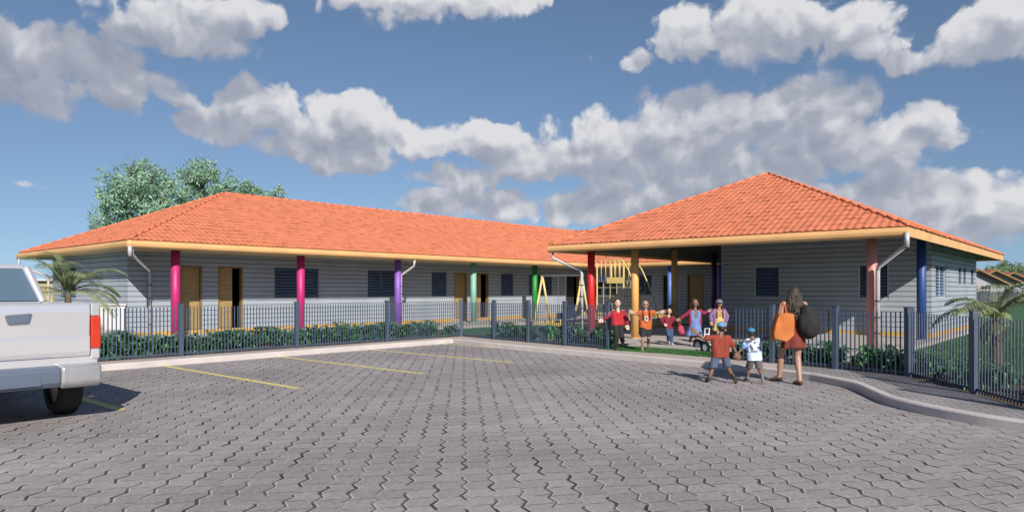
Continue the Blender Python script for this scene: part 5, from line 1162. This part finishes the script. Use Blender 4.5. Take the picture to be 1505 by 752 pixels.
# banks of cumulus: bearing, height, half width, half height (as seen from the car park), weight
ELL = [(130, 110, 200, 62, 1.2), (270, 40, 138, 52, 1.2), (50, 130, 120, 44, 1.1), (385, 18, 60, 24, .8), (0, 25, 34, 60, .7), (620, 2, 175, 34, 1), (575, 28, 60, 20, .8), (740, 0, 80, 25, .8),
       (385, 160, 85, 46, 1.2), (330, 188, 95, 30, 1.1), (500, 172, 95, 40, 1.2), (470, 215, 110, 34, 1.1), (600, 205, 90, 36, 1.15), (515, 235, 100, 34, 1.1), (700, 205, 80, 36, 1.1), (780, 235, 120, 48, 1.2),
       (690, 258, 100, 30, 1.0), (900, 215, 150, 62, 1.3), (1040, 195, 160, 72, 1.4), (1180, 170, 140, 78, 1.3), (1290, 215, 140, 52, 1.3), (1360, 180, 56, 42, 1.1), (1060, 250, 300, 46, 1.2), (720, 300, 150, 30, 1.15), (900, 302, 220, 34, 1.2),
       (1015, 55, 66, 44, 1.1), (1130, 45, 120, 58, 1.25), (1250, 55, 110, 48, 1.2), (1330, 88, 60, 22, .8), (1450, 45, 95, 55, 1.25), (932, 92, 26, 16, .8), (875, 82, 16, 8, .4), (1250, 290, 270, 48, 1.2), (1420, 305, 150, 60, 1.25), (1490, 310, 50, 60, 1.0), (38, 272, 24, 5, .25), (620, 103, 14, 6, .3)]
def group(name):
    g = bpy.data.node_groups.new(name, 'ShaderNodeTree'); g.interface.new_socket('Vector', in_out='INPUT', socket_type='NodeSocketVector'); g.interface.new_socket('Value', in_out='OUTPUT', socket_type='NodeSocketFloat')
    return g, g.nodes.new('NodeGroupInput'), g.nodes.new('NodeGroupOutput')
def bank_group():
    g, gi, go = group('cloud_banks'); cur = None
    for x, y, a, b, w in ELL:
        cx, cy = dirof(x, y); ca = math.cos(cx); ia, ib = 1020.7 / (a * ca * ca), 1020.7 / (b * ca)
        mu = N(g, 'ShaderNodeVectorMath', operation='MULTIPLY_ADD'); g.links.new(gi.outputs[0], mu.inputs[0]); mu.inputs[1].default_value = (ia, ib, 0); mu.inputs[2].default_value = (-cx * ia, -cy * ib, 0)
        dt = N(g, 'ShaderNodeVectorMath', operation='DOT_PRODUCT'); g.links.new(mu.outputs[0], dt.inputs[0]); g.links.new(mu.outputs[0], dt.inputs[1])
        f = mth(g, 'MULTIPLY_ADD', dt.outputs['Value'], -w * KM, w * KM)
        cur = f if cur is None else mth(g, 'SMOOTH_MAX', cur, f, .2)
    g.links.new(mth(g, 'MAXIMUM', cur, -1.5), go.inputs[0]); return g
def puff_group(det):
    g, gi, go = group('cloud_puffs')
    n1 = N(g, 'ShaderNodeTexNoise'); n1.noise_dimensions = '2D'; n1.inputs['Scale'].default_value = 12; n1.inputs['Detail'].default_value = det; n1.inputs['Roughness'].default_value = .62; g.links.new(gi.outputs[0], n1.inputs[0])
    vo = N(g, 'ShaderNodeTexVoronoi'); vo.voronoi_dimensions = '2D'; vo.feature = 'SMOOTH_F1'; vo.inputs['Scale'].default_value = 24; vo.inputs['Smoothness'].default_value = .5; vo.inputs['Detail'].default_value = 1.6; vo.inputs['Roughness'].default_value = .5
    g.links.new(gi.outputs[0], vo.inputs[0])
    r = mth(g, 'ADD', mth(g, 'MULTIPLY_ADD', n1.outputs[0], 1.9, -.90), mth(g, 'MULTIPLY_ADD', vo.outputs[0], -.85, .34))
    g.links.new(r, go.inputs[0]); return g
KM = .95
GB = bank_group(); GP = puff_group(8); GQ = puff_group(3)
wn = N(nt, 'ShaderNodeTexNoise'); wn.noise_dimensions = '2D'; wn.inputs['Scale'].default_value = 9; wn.inputs['Detail'].default_value = 6; wn.inputs['Roughness'].default_value = .6; nt.links.new(cb.outputs[0], wn.inputs[0])
ws = N(nt, 'ShaderNodeVectorMath', operation='SUBTRACT'); nt.links.new(wn.outputs[1], ws.inputs[0]); ws.inputs[1].default_value = (.5, .5, .5)
wm = N(nt, 'ShaderNodeVectorMath', operation='MULTIPLY_ADD'); nt.links.new(ws.outputs[0], wm.inputs[0]); wm.inputs[1].default_value = (.05, .035, 0); nt.links.new(cb.outputs[0], wm.inputs[2]); wv = wm.outputs[0]
def ev(G, off):
    gn = nt.nodes.new('ShaderNodeGroup'); gn.node_tree = G; a = nt.nodes.new('ShaderNodeVectorMath'); a.operation = 'ADD'; nt.links.new(wv, a.inputs[0]); a.inputs[1].default_value = (*off, 0); nt.links.new(a.outputs[0], gn.inputs[0]); return gn.outputs[0]
m0 = ev(GB, (0, 0)); m1 = ev(GB, (.008, .045))
p0 = ev(GP, (0, 0)); d0 = mth(nt, 'ADD', m0, p0)
q1 = ev(GQ, (.007, .016))
mr = nt.nodes.new('ShaderNodeMapRange'); mr.interpolation_type = 'SMOOTHSTEP'; nt.links.new(d0, mr.inputs[0]); mr.inputs[1].default_value = -.03
nt.links.new(mth(nt, 'MULTIPLY_ADD', mth(nt, 'MAXIMUM', mth(nt, 'SUBTRACT', m1, m0), 0.0), .60, .40), mr.inputs[2])
alpha = mth(nt, 'MULTIPLY', mr.outputs[0], .98)
sh = mth(nt, 'ADD', mth(nt, 'MULTIPLY', mth(nt, 'SUBTRACT', p0, q1), .62), mth(nt, 'MULTIPLY', mth(nt, 'MAXIMUM', mth(nt, 'SUBTRACT', m0, m1), -.45), .36))
# thick middles go grey, thin rims stay bright, high left bank is in shade of its own
sh = mth(nt, 'ADD', sh, mth(nt, 'MULTIPLY', mth(nt, 'MINIMUM', d0, 1.2), -.17)); shl = mth(nt, 'MULTIPLY', mth(nt, 'MULTIPLY_ADD', azim, -2.2, -.55, clamp=True), mth(nt, 'MULTIPLY_ADD', elev, 5.0, -.55, clamp=True))
low = mth(nt, 'MULTIPLY_ADD', elev, -4.0, .95, clamp=True)
sh = mth(nt, 'ADD', mth(nt, 'ADD', sh, mth(nt, 'MULTIPLY', shl, -.42)), mth(nt, 'MULTIPLY_ADD', low, .20, .48), clamp=True)
cr = nt.nodes.new('ShaderNodeValToRGB'); nt.links.new(sh, cr.inputs[0]); E = cr.color_ramp.elements
E[0].position = 0; E[0].color = (.38, .42, .53, 1); E[1].position = 1; E[1].color = (.93, .93, .96, 1)
e = cr.color_ramp.elements.new(.45); e.color = (.50, .53, .63, 1); e = cr.color_ramp.elements.new(.75); e.color = (.72, .74, .81, 1)
bg2 = nt.nodes.new('ShaderNodeBackground'); bg2.inputs[1].default_value = .60; nt.links.new(cr.outputs[0], bg2.inputs[0])
mx = nt.nodes.new('ShaderNodeMixShader'); nt.links.new(alpha, mx.inputs[0]); nt.links.new(bg.outputs[0], mx.inputs[1]); nt.links.new(bg2.outputs[0], mx.inputs[2]); nt.links.new(mx.outputs[0], out.inputs[0])
W.cycles.sampling_method = 'MANUAL'; W.cycles.sample_map_resolution = 512

sd_ = bpy.data.lights.new('sun', 'SUN'); sd_.energy = 4.8; sd_.angle = math.radians(.53); sd_.color = (1, .92, .83); so_ = bpy.data.objects.new('sun', sd_); COL.objects.link(so_); so_.rotation_euler = SUN.to_track_quat('Z', 'Y').to_euler(); so_.location = (0, 0, 30)
cd = bpy.data.cameras.new('camera'); cd.sensor_width = 36; cd.lens = 36 * 1020.7 / 1505; cd.shift_y = (426 - 376) / 1505; cd.clip_end = 5000; cd.clip_start = .05
co = bpy.data.objects.new('camera', cd); COL.objects.link(co); co.location = (0, 0, EYE); co.rotation_euler = (PI / 2, 0, AZ - PI / 2); SC.camera = co
SC.view_settings.view_transform = 'Standard'; SC.view_settings.look = 'None'; SC.view_settings.exposure = .40; SC.view_settings.gamma = 1
SC.render.engine = 'CYCLES'; SC.cycles.max_bounces = 5; SC.cycles.transparent_max_bounces = 6
